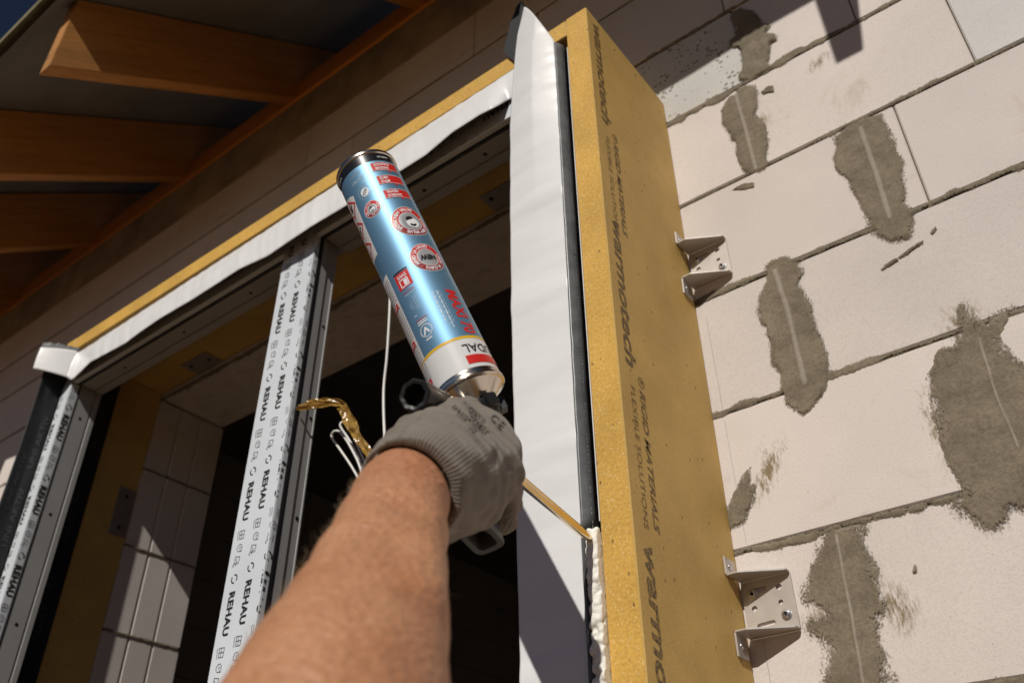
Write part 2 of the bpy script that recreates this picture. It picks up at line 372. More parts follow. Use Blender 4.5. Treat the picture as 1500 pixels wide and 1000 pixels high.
M['pvc_shaded'] = simple('shaded_profile', (.07, .05, .04), .5, 0, .2)  # frame profile browned and darkened in its colour for the shaded gap
M['zinc'] = simple('zinc_plate', (.54, .50, .46), .42, .6, .06, 25, .06, 300, rvar=.08)
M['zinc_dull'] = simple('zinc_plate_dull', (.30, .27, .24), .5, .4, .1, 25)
M['bolt'] = simple('bolt_steel', (.55, .55, .56), .28, 1.0, .1)
M['dark'] = simple('dark_hole', (.01, .01, .01), .8)
M['foam'] = simple('expanding_foam', (.86, .83, .75), .7, 0, .06, 60, .5, 500, .001)
M['chrome'] = simple('polished_metal', (.78, .74, .68), .13, 1.0, .04, 30, rvar=.04)
M['chrome_warm'] = simple('barrel_metal', (.80, .66, .44), .16, 1.0, .06, 40, rvar=.05)  # chrome barrel, with the yellow boards' reflection put into its colour
M['tinplate'] = simple('tinplate', (.66, .60, .52), .20, 1.0, .08, 25, rvar=.05)
M['black_plastic'] = simple('black_plastic', (.014, .014, .015), .38, 0, .2, 40, .15, 300)
M['handle'] = simple('grey_plastic', (.085, .09, .095), .42, 0, .1, 40)
M['can_blue'] = simple('can_blue', (.18, .36, .53), .48, .66, .03, 5, coat=.25)
M['can_white'] = simple('can_white', (.74, .74, .74), .30, .0, .02, 5, coat=.3)
M['can_black'] = simple('can_black', (.02, .02, .022), .3, .4, .05, 5, coat=.3)
M['can_red'] = simple('can_red', (.62, .025, .02), .35, 0, .04)
M['can_darkred'] = simple('can_dark_red', (.30, .02, .025), .35, 0, .04)
M['can_yellow'] = simple('can_yellow', (.80, .48, .01), .35, 0, .03)
M['ink_white'] = simple('ink_white', (.80, .82, .84), .35, 0, .02)
M['ink_pale'] = simple('ink_pale_blue', (.36, .50, .62), .35, .2, .02)
M['ink_black'] = simple('ink_black', (.015, .015, .015), .4, 0, .1)
M['ink_grey'] = simple('ink_grey', (.30, .31, .33), .4, 0, .1)
M['disc_grey'] = simple('disc_grey', (.66, .66, .67), .3, .5, .15, 60)
M['cable'] = simple('white_cable', (.72, .70, .67), .4, 0, .04)
M['shirt'] = simple('dark_cloth', (.03, .035, .045), .9, 0, .2, 60, .3, 400)
M['soil'] = simple('sandy_soil', (.15, .082, .034), .95, 0, .3, 1.5, .5, 20, .02)
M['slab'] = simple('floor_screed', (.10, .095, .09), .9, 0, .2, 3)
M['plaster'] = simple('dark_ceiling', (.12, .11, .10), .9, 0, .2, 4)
# translucent brown packing tape
m, nt, b = new_mat('brown_packing_tape'); v = pos(nt)
nt.links.new(ramp(nt, noise_n(nt, v, 60, 4), [(.3, (.30, .16, .03)), (.7, (.52, .32, .08))]), b.inputs['Base Color'])
b.inputs['Roughness'].default_value = .16; b.inputs['Transmission Weight'].default_value = .25; bump(nt, b, noise_n(nt, v, 90, 4), .6, .003); M['packtape'] = m
# skin
m, nt, b = new_mat('skin'); v = pos(nt)
f1 = noise_n(nt, v, 28, 6, .6); f2 = noise_n(nt, v, 190, 4, .6); f3 = noise_n(nt, pos(nt, (1, 1, 1)), 9, 3)
c = ramp(nt, f1, [(.30, (.40, .188, .095)), (.5, (.475, .235, .125)), (.70, (.54, .285, .160))])
c = mix(nt, 1.0, c, ramp(nt, f2, [(.3, (.88, .82, .78)), (.65, (1.05, 1.03, 1.0))]), 'MULTIPLY'); c = mix(nt, ramp(nt, f3, [(.45, (0, 0, 0)), (.75, (.5, .5, .5))]), c, (.44, .145, .07))
sp = noise_n(nt, v, 85, 3); c = mix(nt, ramp(nt, sp, [(.64, (0, 0, 0)), (.76, (.35, .35, .35))]), c, (.34, .11, .055))
sp2 = noise_n(nt, v, 55, 5, .7); c = mix(nt, ramp(nt, sp2, [(.60, (0, 0, 0)), (.74, (.22, .22, .22))]), c, (.66, .40, .25))
nt.links.new(c, b.inputs['Base Color']); b.inputs['Roughness'].default_value = .44; b.inputs['Specular IOR Level'].default_value = .5
b.inputs['Subsurface Weight'].default_value = .12; b.inputs['Subsurface Radius'].default_value = (.008, .003, .0015); b.inputs['Subsurface Scale'].default_value = 1.0
vo = N(nt, 'TexVoronoi'); vo.inputs['Scale'].default_value = 260; nt.links.new(pos(nt, (1, .6, 1), (.3, 0, .5)), vo.inputs['Vector'])
bump(nt, b, math_n(nt, 'ADD', math_n(nt, 'MULTIPLY', vo.outputs['Distance'], .8), math_n(nt, 'MULTIPLY', f2, 1.2)), .8, .0017); M['skin'] = m
M['hair'] = simple('arm_hair', (.42, .29, .17), .4)
# knitted glove: ribs across the hand (attribute 'along'), stitches round it ('around')
m, nt, b = new_mat('knit_glove'); v = pos(nt)
at = N(nt, 'Attribute', attribute_name='along'); ar = N(nt, 'Attribute', attribute_name='around')
def sinw(src, k): return math_n(nt, 'SINE', math_n(nt, 'MULTIPLY', src, k))
rib = sinw(at.outputs['Fac'], 2 * math.pi / .0026); st = sinw(ar.outputs['Fac'], 2 * math.pi / .0028)
cuffness = math_n(nt, 'SUBTRACT', 1.0, math_n(nt, 'MULTIPLY', at.outputs['Fac'], 14), True)
hgt = math_n(nt, 'ADD', math_n(nt, 'MULTIPLY', rib, .55), math_n(nt, 'MULTIPLY', math_n(nt, 'MULTIPLY', st, cuffness), .8))
c = ramp(nt, noise_n(nt, v, 22, 6, .65), [(.3, (.225, .183, .14)), (.7, (.345, .30, .255))])
c = mix(nt, ramp(nt, noise_n(nt, v, 40, 7, .7), [(.56, (0, 0, 0)), (.75, (.55, .55, .55))]), c, (.16, .105, .06))
c = mix(nt, math_n(nt, 'MULTIPLY_ADD', hgt, -.10), c, (.10, .085, .07)); nt.links.new(c, b.inputs['Base Color'])
b.inputs['Roughness'].default_value = .85; b.inputs['Specular IOR Level'].default_value = .25; b.inputs['Sheen Weight'].default_value = .15
bump(nt, b, math_n(nt, 'ADD', math_n(nt, 'MULTIPLY', hgt, .5), noise_n(nt, v, 300, 3)), .55, .0012); M['glove'] = m

# ------------------------------------------------------------------ ground and room (setting)
GZ = -1.30; WY = 1.04; WT = .20
def sheet(name, x0, x1, y0, y1, z, mat):
    return tag(obj(name, mesh(name, [(x0, y0, z), (x1, y0, z), (x1, y1, z), (x0, y1, z)], [(0, 1, 2, 3)]), mat), kind='structure')
sheet('ground', -400, 400, -400, 400, GZ, M['soil'])
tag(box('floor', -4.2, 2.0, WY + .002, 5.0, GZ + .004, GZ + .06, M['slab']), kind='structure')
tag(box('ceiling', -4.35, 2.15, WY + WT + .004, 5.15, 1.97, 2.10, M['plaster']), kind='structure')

# ------------------------------------------------------------------ block wall
OX0, OX1, OZ = -1.956, -.480, 1.2335
CZ = [round(1.2335 + .2005 * k, 4) for k in range(-12, 3)] + [1.80, 1.968]
wall = empty('block_wall', (-1.2, WY + .1, GZ), 'pale aerated concrete block wall with smeared grey mortar around the window opening', 'wall')
BX0 = -.4394
JX = {12: -.283, 11: -.305, 10: -.088, 9: -.306, 8: -.112, 7: -.310}
EXTRA = {12: [-.094], 11: [.029]}
G = .0010
unit = None
for ci in range(len(CZ) - 1):
    z0, z1 = CZ[ci], CZ[ci + 1]; j = JX.get(ci, (-.30 if ci % 2 else -.09) + random.uniform(-.02, .02))
    xs = sorted([j + .6 * k for k in range(-7, 4)] + EXTRA.get(ci, []))
    for a, b2 in zip(xs[:-1], xs[1:]):
        segs = [(a, b2)]
        if z1 <= OZ + .001:
            segs = [(a, min(b2, OX0))] if a < OX0 else []
            if b2 > OX1: segs.append((max(a, OX1), b2))
        if ci == 12:
            segs = [s for s in segs if s[0] >= -.2831 or s[1] < -2.27]
        for s0, s1 in segs:
            if s1 - s0 < .012: continue
            dy = random.uniform(-.0006, .0008); mt = M['aac_cool'] if (ci == 11 and a > .02) else M['aac']
            if abs(s1 - OX0) < .002 and ci > 4:      # grooved block ends show in the reveal
                y0, y1 = WY + dy, WY + WT; g1, g2 = y0 + .067, y0 + .13
                pts = [(s0 + G, y0), (s1, y0), (s1, g1 - .004), (s1 - .006, g1), (s1, g1 + .004), (s1, g2 - .004), (s1 - .006, g2), (s1, g2 + .004), (s1, y1), (s0 + G, y1)]
                prism('block', pts, 'Z', z0 + .003, z1 - .003, mt, wall)
            else:
                box('block', s0 + G, s1 - G, WY + dy, WY + WT, z0 + .003, z1 - .003, mt, wall, .0022)
box('lintel', -2.26, -.55, WY + .0003, WY + WT, 1.2365, 1.431, M['aac'], wall, .003)
box('lintel', -.548, -.283 - G, WY + .0005, WY + WT, 1.2365, 1.431, M['aac_grey'], wall, .003)
# mortar core behind the block faces, ring beam on top
for nm, a in (('mortar_core', (-4.4, OX0 - .02, GZ, 1.96)), ('mortar_core', (OX1 + .02, 1.6, GZ, 1.96)), ('mortar_core', (OX0 - .02, OX1 + .02, 1.245, 1.96))):
    box(nm, a[0], a[1], WY + .006, WY + WT - .006, a[2], a[3], M['mortar'], wall)
box('ring_beam', -4.5, 1.7, WY + .001, WY + WT, 1.9695, 2.150, M['concrete'], wall, .003)
# bed joints: squeezed, uneven mortar beads
def bead(name, x0, x1, z, w0, parent, seed, mat=None, lift=.0):
    n = int((x1 - x0) / .0026); V = []; F = []
    for i in range(n + 1):
        x = x0 + (x1 - x0) * i / n
        a = noise.noise((x * 9, seed, 0)); b2 = noise.noise((x * 60, seed, 3)); c2 = noise.noise((x * 55, seed, 9)); c3 = noise.noise((x * 12, seed, 20))
        jg = .55 * noise.noise((x * 210, seed, 50)); jd = .55 * noise.noise((x * 190, seed, 60)); wu = max(.0010, w0 * (.62 + 1.25 * a + .8 * b2 + jg)); wd = max(.0010, w0 * (.62 + 1.25 * c3 + .8 * c2 + jd)); p = WY - .0004 - .0008 * abs(noise.noise((x * 80, seed, 30)))
        V += [(x, WY + .004, z + wu), (x, p, z + wu * .72), (x, p + .0012 * noise.noise((x * 120, seed, 40)), z), (x, p, z - wd * .72), (x, WY + .004, z - wd)]
        if i:
            for k in range(4): F.append((5 * i - 5 + k, 5 * i + k, 5 * i + k + 1, 5 * i - 4 + k))
    return obj(name, mesh(name, V, F), mat or M['mortar'], parent)
for i, z in enumerate(CZ):
    if z < -.4 or z > 1.9: continue
    w0 = {1.2335: .0075, 1.033: .0046, .8325: .0042, .632: .0044, .4315: .0046}.get(round(z, 4), .0030)
    if z < OZ - .01:
        bead('mortar_joint', -4.2, OX0 - .004, z, .004, wall, i + 40.5)
        if not .2 < z < 1.5: bead('mortar_joint', OX1 + .03, 1.5, z, w0, wall, i + .5)
    else: bead('mortar_joint', -4.2, -.44 if z < 1.5 else 1.5, z, w0, wall, i + .5)
JOINTS = [(i, z) for i, z in enumerate(CZ) if .2 < z < 1.5]
def zA(u, v): return onY(960 + u / 2.778, v / 2.778, WY)[[0, 2]]
def zB(u, v): return onY(960 + u / 2.778, 320 + v / 2.778, WY)[[0, 2]]
def zC(u, v): return onY(960 + u / 2.778, 640 + v / 2.778, WY)[[0, 2]]
def seg_dist(px, pz, pts, closed=True):
    d = np.full(px.shape, 9.0); n = len(pts)
    for i in range(n if closed else n - 1):
        a = np.array(pts[i]); b2 = np.array(pts[(i + 1) % n]); ab = b2 - a; L2 = max(ab @ ab, 1e-12)
        t = np.clip(((px - a[0]) * ab[0] + (pz - a[1]) * ab[1]) / L2, 0, 1); d = np.minimum(d, np.hypot(px - a[0] - t * ab[0], pz - a[1] - t * ab[1]))
    return d
def patch(name, pts, parent, th=.0022, h=.0024, seed=0.0, fuzz=1.0, line=None, lw=.0028):
    """skin of mortar: height and wear follow the distance to its ragged outline"""
    pts = [np.array(p) for p in pts]; A = np.array(pts); m_ = .020
    x = np.arange(A[:, 0].min() - m_, A[:, 0].max() + m_, h); z = np.arange(A[:, 1].min() - m_, A[:, 1].max() + m_, h); X, Z = np.meshgrid(x, z, indexing='ij')
    ins = np.zeros(X.shape, bool); n = len(pts)
    for i in range(n):
        a, b2 = pts[i], pts[(i + 1) % n]
        if abs(b2[1] - a[1]) < 1e-9: continue
        c = ((a[1] > Z) != (b2[1] > Z)) & (X < (b2[0] - a[0]) * (Z - a[1]) / (b2[1] - a[1]) + a[0]); ins ^= c
    sdv = seg_dist(X, Z, pts) * np.where(ins, 1, -1); rl = seg_dist(X, Z, line, False) if line else np.full(X.shape, 1.0)
    jag = np.array([[noise.noise((a * 70, b2 * 70, seed)) * .0020 + noise.noise((a * 260, b2 * 260, seed + 4)) * .0013 for b2 in z] for a in x]); sdv = sdv + jag
    lump = np.array([[noise.noise((a * 45, b2 * 45, seed + 9)) + .9 * noise.noise((a * 190, b2 * 22, seed + 13)) + .5 * noise.noise((a * 120, b2 * 150, seed + 17)) for b2 in z] for a in x])
    lip = np.exp(-((sdv - .0022) / .0022) ** 2)
    hgt = th * np.clip((sdv + .001) / .0030, 0, 1) * (1 + .5 * lump + .12 * lip) + .0004 + np.where(rl < lw, .0012 * np.sqrt(np.clip(1 - (rl / lw) ** 2, 0, 1)), 0)
    ok = sdv > -.0095 * fuzz; idx = np.arange(X.size).reshape(X.shape)
    q = ok[:-1, :-1] & ok[1:, :-1] & ok[:-1, 1:] & ok[1:, 1:]
    F = np.stack([idx[:-1, :-1][q], idx[1:, :-1][q], idx[1:, 1:][q], idx[:-1, 1:][q]], -1); used = np.unique(F); mp = -np.ones(X.size, int); mp[used] = np.arange(len(used))
    V = np.stack([X, WY - hgt, Z], -1).reshape(-1, 3)[used]; me = mesh(name, V, mp[F])
    for nm, arr in (('sd', sdv / fuzz), ('ridge', rl / lw)):
        at_ = me.attributes.new(nm, 'FLOAT', 'POINT'); at_.data.foreach_set('value', arr.reshape(-1)[used].astype(np.float32))
    return obj(name, me, M['mortar_skin'], parent, True)
PE = [(310,55),(345,38),(395,45),(420,75),(440,100),(465,110),(450,135),(490,145),(497,165),(470,180),(462,215),(460,255),(480,280),(440,300),(380,330),(345,325),(340,310),(360,270),(355,215),(345,195),(300,195),(295,170),(330,150),(335,110),(315,85)]
PD = [(335,380),(365,352),(400,355),(412,385),(412,430),(405,480),(440,510),(462,560),(455,610),(450,650),(470,665),(440,690),(380,705),(355,690),(330,640),(325,580),(300,545),(275,500),(278,445),(300,400)]
PC = [(740,560),(790,510),(850,485),(910,470),(920,500),(945,540),(965,580),(975,620),(1000,660),(1010,720),(1022,780),(1015,830),(1040,860),(1035,920),(1025,970),(960,978),(910,960),(880,930),(875,900),(850,860),(840,820),(800,780),(770,730),(735,690),(725,655),(740,610)]
PB = [(455,190),(490,168),(540,155),(575,165),(580,190),(600,220),(585,270),(610,310),(635,350),(645,400),(655,450),(680,500),(692,550),(700,600),(698,670),(680,720),(650,765),(605,803),(560,785),(530,750),(525,720),(512,690),(510,630),(485,590),(475,540),(470,500),(450,440),(425,410),(420,370),(435,310),(455,260)]
PA = [(1235,365),(1260,395),(1310,420),(1350,430),(1400,390),(1430,385),(1440,410),(1400,470),(1430,520),(1480,580),(1500,610),(1560,700),(1620,900),(1600,1150),(1500,1179),(1440,1164),(1425,1189),(1420,1239),(1385,1259),(1330,1239),(1290,1209),(1260,1179),(1215,1151),(1270,1120),(1210,1029),(1185,969),(1160,900),(1130,790),(1110,720),(1105,650),(1130,600),(1150,540),(1215,520),(1225,480),(1250,440)]
PZ = [(690,400),(740,375),(810,360),(850,365),(850,420),(870,490),(895,560),(915,640),(925,690),(905,740),(905,800),(920,880),(920,960),(950,980),(915,1000),(915,1060),(820,1080),(700,1060),(695,960),(705,900),(700,850),(650,810),(615,775),(605,740),(660,735),(700,715),(680,690),(640,680),(610,670),(625,610),(635,550),(660,480)]
PS = [(290,300),(330,210),(365,150),(385,130),(385,190),(410,200),(400,260),(380,310),(360,355),(320,375),(295,380)]
for i, z in JOINTS:        # smeared bed joints on the sunlit side
    w0 = {1.2335: .0066, .4315: .0044}.get(round(z, 4), .0038)
    up, lo_ = [], []
    for x in np.arange(BX0 - .02, .34, .006):
        a = noise.noise((x * 9, i * 3.7, 0)) * 2.4 + noise.noise((x * 38, i + .5, 3)) * 1.3; c = noise.noise((x * 10, i * 5.1, 20)) * 2.4 + noise.noise((x * 44, i + .5, 9)) * 1.3
        up.append((x, z + min(.013, max(.0014, w0 * (.5 + a))))); lo_.append((x, z - min(.013, max(.0014, w0 * (.5 + c)))))
    patch('mortar_joint', up + lo_[::-1], wall, .0011, .0016, i * 2.3 + 11, .5)
ln = lambda fn, *q: [fn(*p) for p in q]
for k, (fn, pl, th, fz, line, lw) in enumerate([(zA, PE, .0034, .8, None, 0), (zA, PD, .0024, .9, ln(zA, (330, 392), (365, 510), (412, 692)), .0034), (zA, PC, .0022, 1.0, ln(zA, (838, 525), (905, 720), (958, 890)), .0036),
        (zB, PB, .0026, .9, ln(zB, (490, 218), (540, 370), (612, 670)), .0040), (zB, PA, .0018, 2.0, ln(zB, (1320, 490), (1390, 720), (1480, 930)), .0016), (zC, PZ, .0020, 1.7, ln(zC, (740, 400), (770, 560), (805, 740), (850, 1000)), .0018), (zC, PS, .0022, 1.6, None, 0)]):
    patch('mortar_patch', [fn(*p) for p in pl], wall, th, .0024, k * 3.1, fz, line, lw or .003)
for k, (fn, pl) in enumerate([(zA, [(430,375),(460,350),(488,348),(480,375),(440,385)]), (zA, [(312,775),(350,752),(405,740),(402,765),(350,777)]), (zB, [(918,208),(945,182),(985,160),(985,172),(950,195),(925,212)]), (zB, [(992,158),(1030,125),(1086,94),(1088,102),(1045,130),(1000,162)]),
                            (zB, [(1120,60),(1140,35),(1150,42),(1130,68)]), (zC, [(1052,525),(1060,522),(1062,548),(1054,548)])]):
    patch('mortar_crumb', [fn(*p) for p in pl], wall, .0018, .0010, k + 50.2, .25)
# bed joints seen in the left reveal
for i, z in enumerate(CZ):
    if z > OZ - .01 or z < .2: continue
    V = []; F = []
    for k in range(45):
        y = WY + .004 + .19 * k / 44; a = .0035 * (1 + 1.2 * noise.noise((y * 60, i, 1))); b2 = .0035 * (1 + 1.2 * noise.noise((y * 70, i, 7)))
        V += [(OX0 - .002, y, z + a), (OX0 + .0022, y, z + a * .5), (OX0 + .0022, y, z - b2 * .5), (OX0 - .002, y, z - b2)]
        if k:
            for c in range(3): F.append((4 * k - 4 + c, 4 * k - 3 + c, 4 * k + 1 + c, 4 * k + c))
    obj('mortar_joint', mesh('mortar_joint', V, F), M['mortar'], wall)

# inside walls of the dark room, block by block
iw = empty('interior_wall', (-1, 5.1, GZ), 'shadowed aerated concrete wall inside the room behind the window', 'wall')
bmu = bmesh.new(); box_bm(bmu, -.5, .5, -.5, .5, -.5, .5, .008); ume = bm_mesh('inner_block', bmu); ume.materials.append(M['aac_shaded'])
def inner(x, y, z, sx, sy, sz):
    o = bpy.data.objects.new('block', ume); COL.objects.link(o); o.parent = iw; o.matrix_parent_inverse = Matrix.Translation(-base_of(iw))
    o.location = (x, y, z); o.scale = (sx, sy, sz)
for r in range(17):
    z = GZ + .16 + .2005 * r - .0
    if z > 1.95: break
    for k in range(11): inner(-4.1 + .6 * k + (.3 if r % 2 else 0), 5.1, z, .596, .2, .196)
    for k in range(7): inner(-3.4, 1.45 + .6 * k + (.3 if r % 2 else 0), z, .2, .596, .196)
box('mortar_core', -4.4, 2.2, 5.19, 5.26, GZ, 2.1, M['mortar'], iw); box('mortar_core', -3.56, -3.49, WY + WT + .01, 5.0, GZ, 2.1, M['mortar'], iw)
box('side_panel', 2.02, 2.2, WY + WT + .01, 5.0, GZ, 2.0, M['aac_shaded'], iw)

# ------------------------------------------------------------------ roof overhang
roof = empty('roof', (-1.6, WY + .1, 2.15), 'timber rafter overhang with grey membrane underside above the window', 'roof')
RB = lambda y: 1.678 + .7735 * (y - .400)       # underside of the rafters
RT = lambda y: 1.932 + .774 * (y - .4065)
YT = .400
rp = [(YT, RB(YT)), (YT, RT(YT)), (1.6, RT(1.6)), (1.6, RB(1.6))]
RW = .0445; r0 = None
for k in range(-6, 6):
    x1 = -1.611 + .5375 * k + (.060 if k > 1 else 0)
    if r0 is None: r0 = prism('rafter', rp, 'X', -RW, 0, M['wood'], roof, .0015); o = r0
    else: o = r0.copy(); COL.objects.link(o)
    o.location = (x1, 0, 0)
prism('wall_plate', [(WY - .006, 2.151), (WY - .006, 2.235), (WY + .12, 2.235), (WY + .12, 2.151)], 'X', -5.2, 1.9, M['wood_x'], roof, .002)
# membrane sags a little between the rafters
V = []; F = []; nx, ny = 130, 24; YE = .347
for i in range(nx):
    for j in range(ny):
        x = -5.4 + 7.2 * i / (nx - 1); y = YE + .012 + (1.62 - YE - .012) * j / (ny - 1)
        ph = ((x + 1.611 + RW / 2) / .5375) % 1.0; sag = -.012 * math.sin(math.pi * ph) ** 2 + .004 * noise.noise((x * 3, y * 4, 2))
        tailsag = -.028 * max(0, 1 - (y - YE) / .06) ** 1.5 * (1 + .5 * noise.noise((x * 2.2, 0, 8)))
        V.append((x, y, RT(y) + .006 + max(sag, -.012 * math.sin(math.pi * ph) ** 2) * (1 if ph > .1 else 0) + tailsag))
for i in range(nx - 1):
    for j in range(ny - 1): a = i * ny + j; F.append((a, a + 1, a + ny + 1, a + ny))
obj('membrane', mesh('membrane', V, F), M['membrane'], roof, True)
sl = lambda y, t: RT(y) + t
prism('roof_covering', [(YE + .006, sl(YE + .006, .014)), (YE + .006, sl(YE + .006, .05)), (1.9, sl(1.9, .05)), (1.9, sl(1.9, .014))], 'X', -5.5, 1.9, M['tile'], roof)
prism('eave_batten', [(YE - .006, sl(YE, .008)), (YE - .006, sl(YE, .036)), (YE + .030, sl(YE + .03, .045)), (YE + .030, sl(YE + .03, .012))], 'X', -5.52, 1.92, M['batten'], roof, .002)

# ------------------------------------------------------------------ yellow installation frame
YF = .7843; BX = -.4394; BXI = -.480; BT = 1.290; BTI = 1.249
surr = empty('installation_frame', (-1.2, .9, GZ + .1), 'mustard yellow rigid board frame boxed out around the window opening', 'window frame')
def board(name, *a):
    o = box(name, *a, M['yellow'], surr, .0016); o.data.materials.append(M['yellow_cut'])
    for p in o.data.polygons:
        if p.normal.y < -.9 and p.center.y < YF + .002: p.material_index = 1
    return o
sideb = board('side_board', BXI, BX, YF, WY - .0005, GZ + .1, BT)
headb = board('head_board', -1.956, BXI - .0005, YF + .0005, WY - .0005, BTI, BT - .0006)
board('side_board', -1.997, -1.9565, YF, WY - .0005, GZ + .1, BT)
board('sill_board', -1.956, BXI - .0005, YF + .0005, WY - .0005, GZ + .1, GZ + .14)
box('white_liner', BXI - .0011, BXI - .0001, YF + .0006, YF + .018, .40, BTI - .03, M['white_tape'], sideb)
# lettering along the right face, reading downwards
def face_text(g, y_base, z_top):
    return on_plane(g, (BX + .0004, y_base, z_top), (0, 0, -1), (0, 1, 0))
parts = []
wmk = glyph('warmotech', .022, 1.5, .18); rg = glyph('RIGID MATERIALS', .012, 1.2, .25); fl = glyph('FLEXIBLE SOLUTIONS', -.012, 1.15, 0.0); rr_ = glyph('R', .01)
for zt in (1.272, .838, .370, -.10):
    parts.append(face_text(fit(wmk, .238, .0255), .8025, zt))
    zr = zt - .243
    parts.append(face_text(join(move(ring(.0062, .0074), .0075, .0075), move(fit(rr_, .006, .0075), .0047, .0040)), .829, zr))
    parts.append(face_text(fit(rg, .183, .0125), .830, zr - .020)); parts.append(face_text(fit(fl, .182, .0098), .8085, zr - .024))
m, nt, b = new_mat('stamped_ink'); v = pos(nt)
nt.links.new(ramp(nt, noise_n(nt, v, 230, 3, .7), [(.38, (.045, .035, .018)), (.60, (.30, .19, .06))]), b.inputs['Base Color']); b.inputs['Roughness'].default_value = .6; M['stamp'] = m
for g in parts: obj('lettering', mesh('lettering', *g), M['stamp'], sideb)
for px, py in ((900, 74), (931, 110)):
    q = onX(px, py, BX); lathe('nail_head', (BX - .001, q[1], q[2]), (1, 0, 0), [(0, .0019), (.0014, .0019)], M['dark'], sideb, 10)

# ------------------------------------------------------------------ window frame
FY = .7865; FB = .862
win = empty('window_frame', (-1.2, .82, GZ + .14), 'grey plastic window frame with printed protective film and centre mullion', 'window frame')
def film_print(cols, z_hi, z_lo, mapf, name, parent, phase=1.0053, per=.180):
    gs = []
    rh = fit(glyph('REHAU', .042, .8, 0, 'LEFT', 1.08), .066, .0142)
    wic = join(stroke([(0, 0), (.014, .001), (.0145, .011), (.001, .0115)], .0009, True), stroke([(.007, .0005), (.0075, .011)], .0009), stroke([(.0005, .005), (.014, .0055)], .0008), stroke([(0, -.003), (.002, -.0045), (.015, -.003)], .0008))
    clk = join(ring(.0054, .0063, 60, 400, 26), stroke([(0, 0), (.003, .002)], .0009), stroke([(0, 0), (-.002, .003)], .0009), stroke([(.004, .006), (.0065, .0052), (.006, .0022)], .0009))
    tagi = join(stroke([(0, 0), (.011, -.001), (.0125, .009), (.002, .0105)], .0009, True), stroke([(.004, .002), (.009, .005), (.012, .001), (.015, .004)], .001), stroke([(.011, -.001), (.014, -.004), (.016, -.001)], .0009))
    logo = join(ring(.0052, .0074, 55, 190, 16), ring(.0052, .0074, 235, 370, 16))
    for ci, (c, ph) in enumerate(cols):
        z = phase + ph
        while z < z_hi + per: z += per
        while z > z_lo - per:
            for g, dz, dx in ((rh, 0, 0), (wic, .082, 0), (clk, .111, .006), (tagi, .124, 0), (logo, .160, .006)):
                gs.append(([(c + dx + q[1], z - dz - q[0]) for q in g[0]], g[1]))
            z -= per
    V, F = [], []
    for g in gs:
        zs = [q[1] for q in g[0]]; xs = [q[0] for q in g[0]]
        for f in g[1]:
            if all(z_lo < g[0][i][1] < z_hi for i in f):
                r = [mapf(g[0][i][0], g[0][i][1]) for i in f]
                if any(q is None for q in r): continue
                b0 = len(V); V += r; F.append(list(range(b0, b0 + len(r))))
    return obj(name, mesh(name, V, F), M['print'], parent)
# mullion
MX0, MX1 = -1.152, -1.0615; ZH = 1.140; ZB = GZ + .21
mull = box('mullion', MX0, MX1 - .004, FY + .0008, .842, ZB, ZH + .02, M['pvc'], win, .002)
prism('film', [(MX0 - .0004, FY), (MX1, FY), (MX1 + .0006, FY + .003), (MX1 + .0006, FY + .0105), (MX1 - .003, FY + .0106), (MX1 - .003, FY + .004), (MX0 - .0004, FY + .0007)], 'Z', ZB, ZH + .022, M['film'], mull)
def mmap(x, z):
    if x < MX0 + .0006: return None
    if x <= MX1 - .0006: return (x, FY - .0004, z)
    d = x - MX1
    if d < .0008 or d > .0098: return None
    return (MX1 + .0011, FY + d, z)
film_print([(-1.1740, .012), (-1.1375, .0), (-1.1015, .010), (-1.0655, .02)], ZH + .01, ZB, mmap, 'lettering', mull)
prism('gasket', [(MX1 - .006, .7975), (MX1 + .0012, .7985), (MX1 + .0016, .803), (MX1 - .0015, .8065), (MX1 - .006, .807)], 'Z', ZB, ZH, M['gasket'], mull)
for y0, y1, dx in ((.8072, .822, .0004), (.8225, .838, -.0012), (.8385, .842, .0006)):
    box('groove_strip', MX1 - .0045, MX1 + dx, y0, y1, ZB, ZH, M['pvc'], mull, .0006)
for z in (.95, .76, .58): lathe('screw', (MX1 - .003, .833, z), (1, 0, 0), [(0, .0032), (.0025, .0032), (.0028, .002)], M['gasket'], mull, 12)
# left jamb
LX0, LX1 = -1.942, -1.9035
lj = box('left_jamb', LX0, LX1 - .004, FY + .0008, FB, ZB, 1.232, M['pvc'], win, .002)
prism('film', [(LX0 - .0004, FY), (LX1, FY), (LX1 + .0006, FY + .003), (LX1 + .0006, FY + .018), (LX1 - .003, FY + .0181), (LX1 - .003, FY + .004), (LX0 - .0004, FY + .0007)], 'Z', ZB, ZH - .002, M['film'], lj)
def lmap(x, z):
    if x < LX0 + .0006: return None
    if x <= LX1 - .0006: return (x, FY - .0004, z)
    d = x - LX1
    if d < .0008 or d > .017: return None
    return (LX1 + .0011, FY + d, z)
film_print([(-1.9395, .03), (-1.9015, .05)], ZH - .01, ZB, lmap, 'lettering', lj)
box('gasket', LX1 - .006, LX1 + .001, .8055, .8095, ZB, ZH, M['gasket'], lj, .0006)
for y0, y1, dx in ((.8098, .846, .0002), (.8463, .850, -.003), (.8503, .862, .0012)):
    box('groove_strip', LX1 - .0045, LX1 + dx, y0, y1, ZB, ZH, M['pvc'], lj, .0006)
for z in (1.06, .82, .58): lathe('screw', (LX1 - .003, .828, z), (1, 0, 0), [(0, .0036), (.0036, .0036), (.004, .002)], M['gasket'], lj, 12)
# right jamb, mostly behind the white tape
rj = box('right_jamb', -.588, -.5005, FY + .0008, FB, ZB, 1.232, M['pvc_shaded'], win, .002)
for z in (1.13, .985, .83, .655, .465): lathe('screw', (-.5008, FY + .022, z), (1, 0, 0), [(0, .0042), (.002, .0042), (.0024, .002)], M['gasket'], rj, 12)
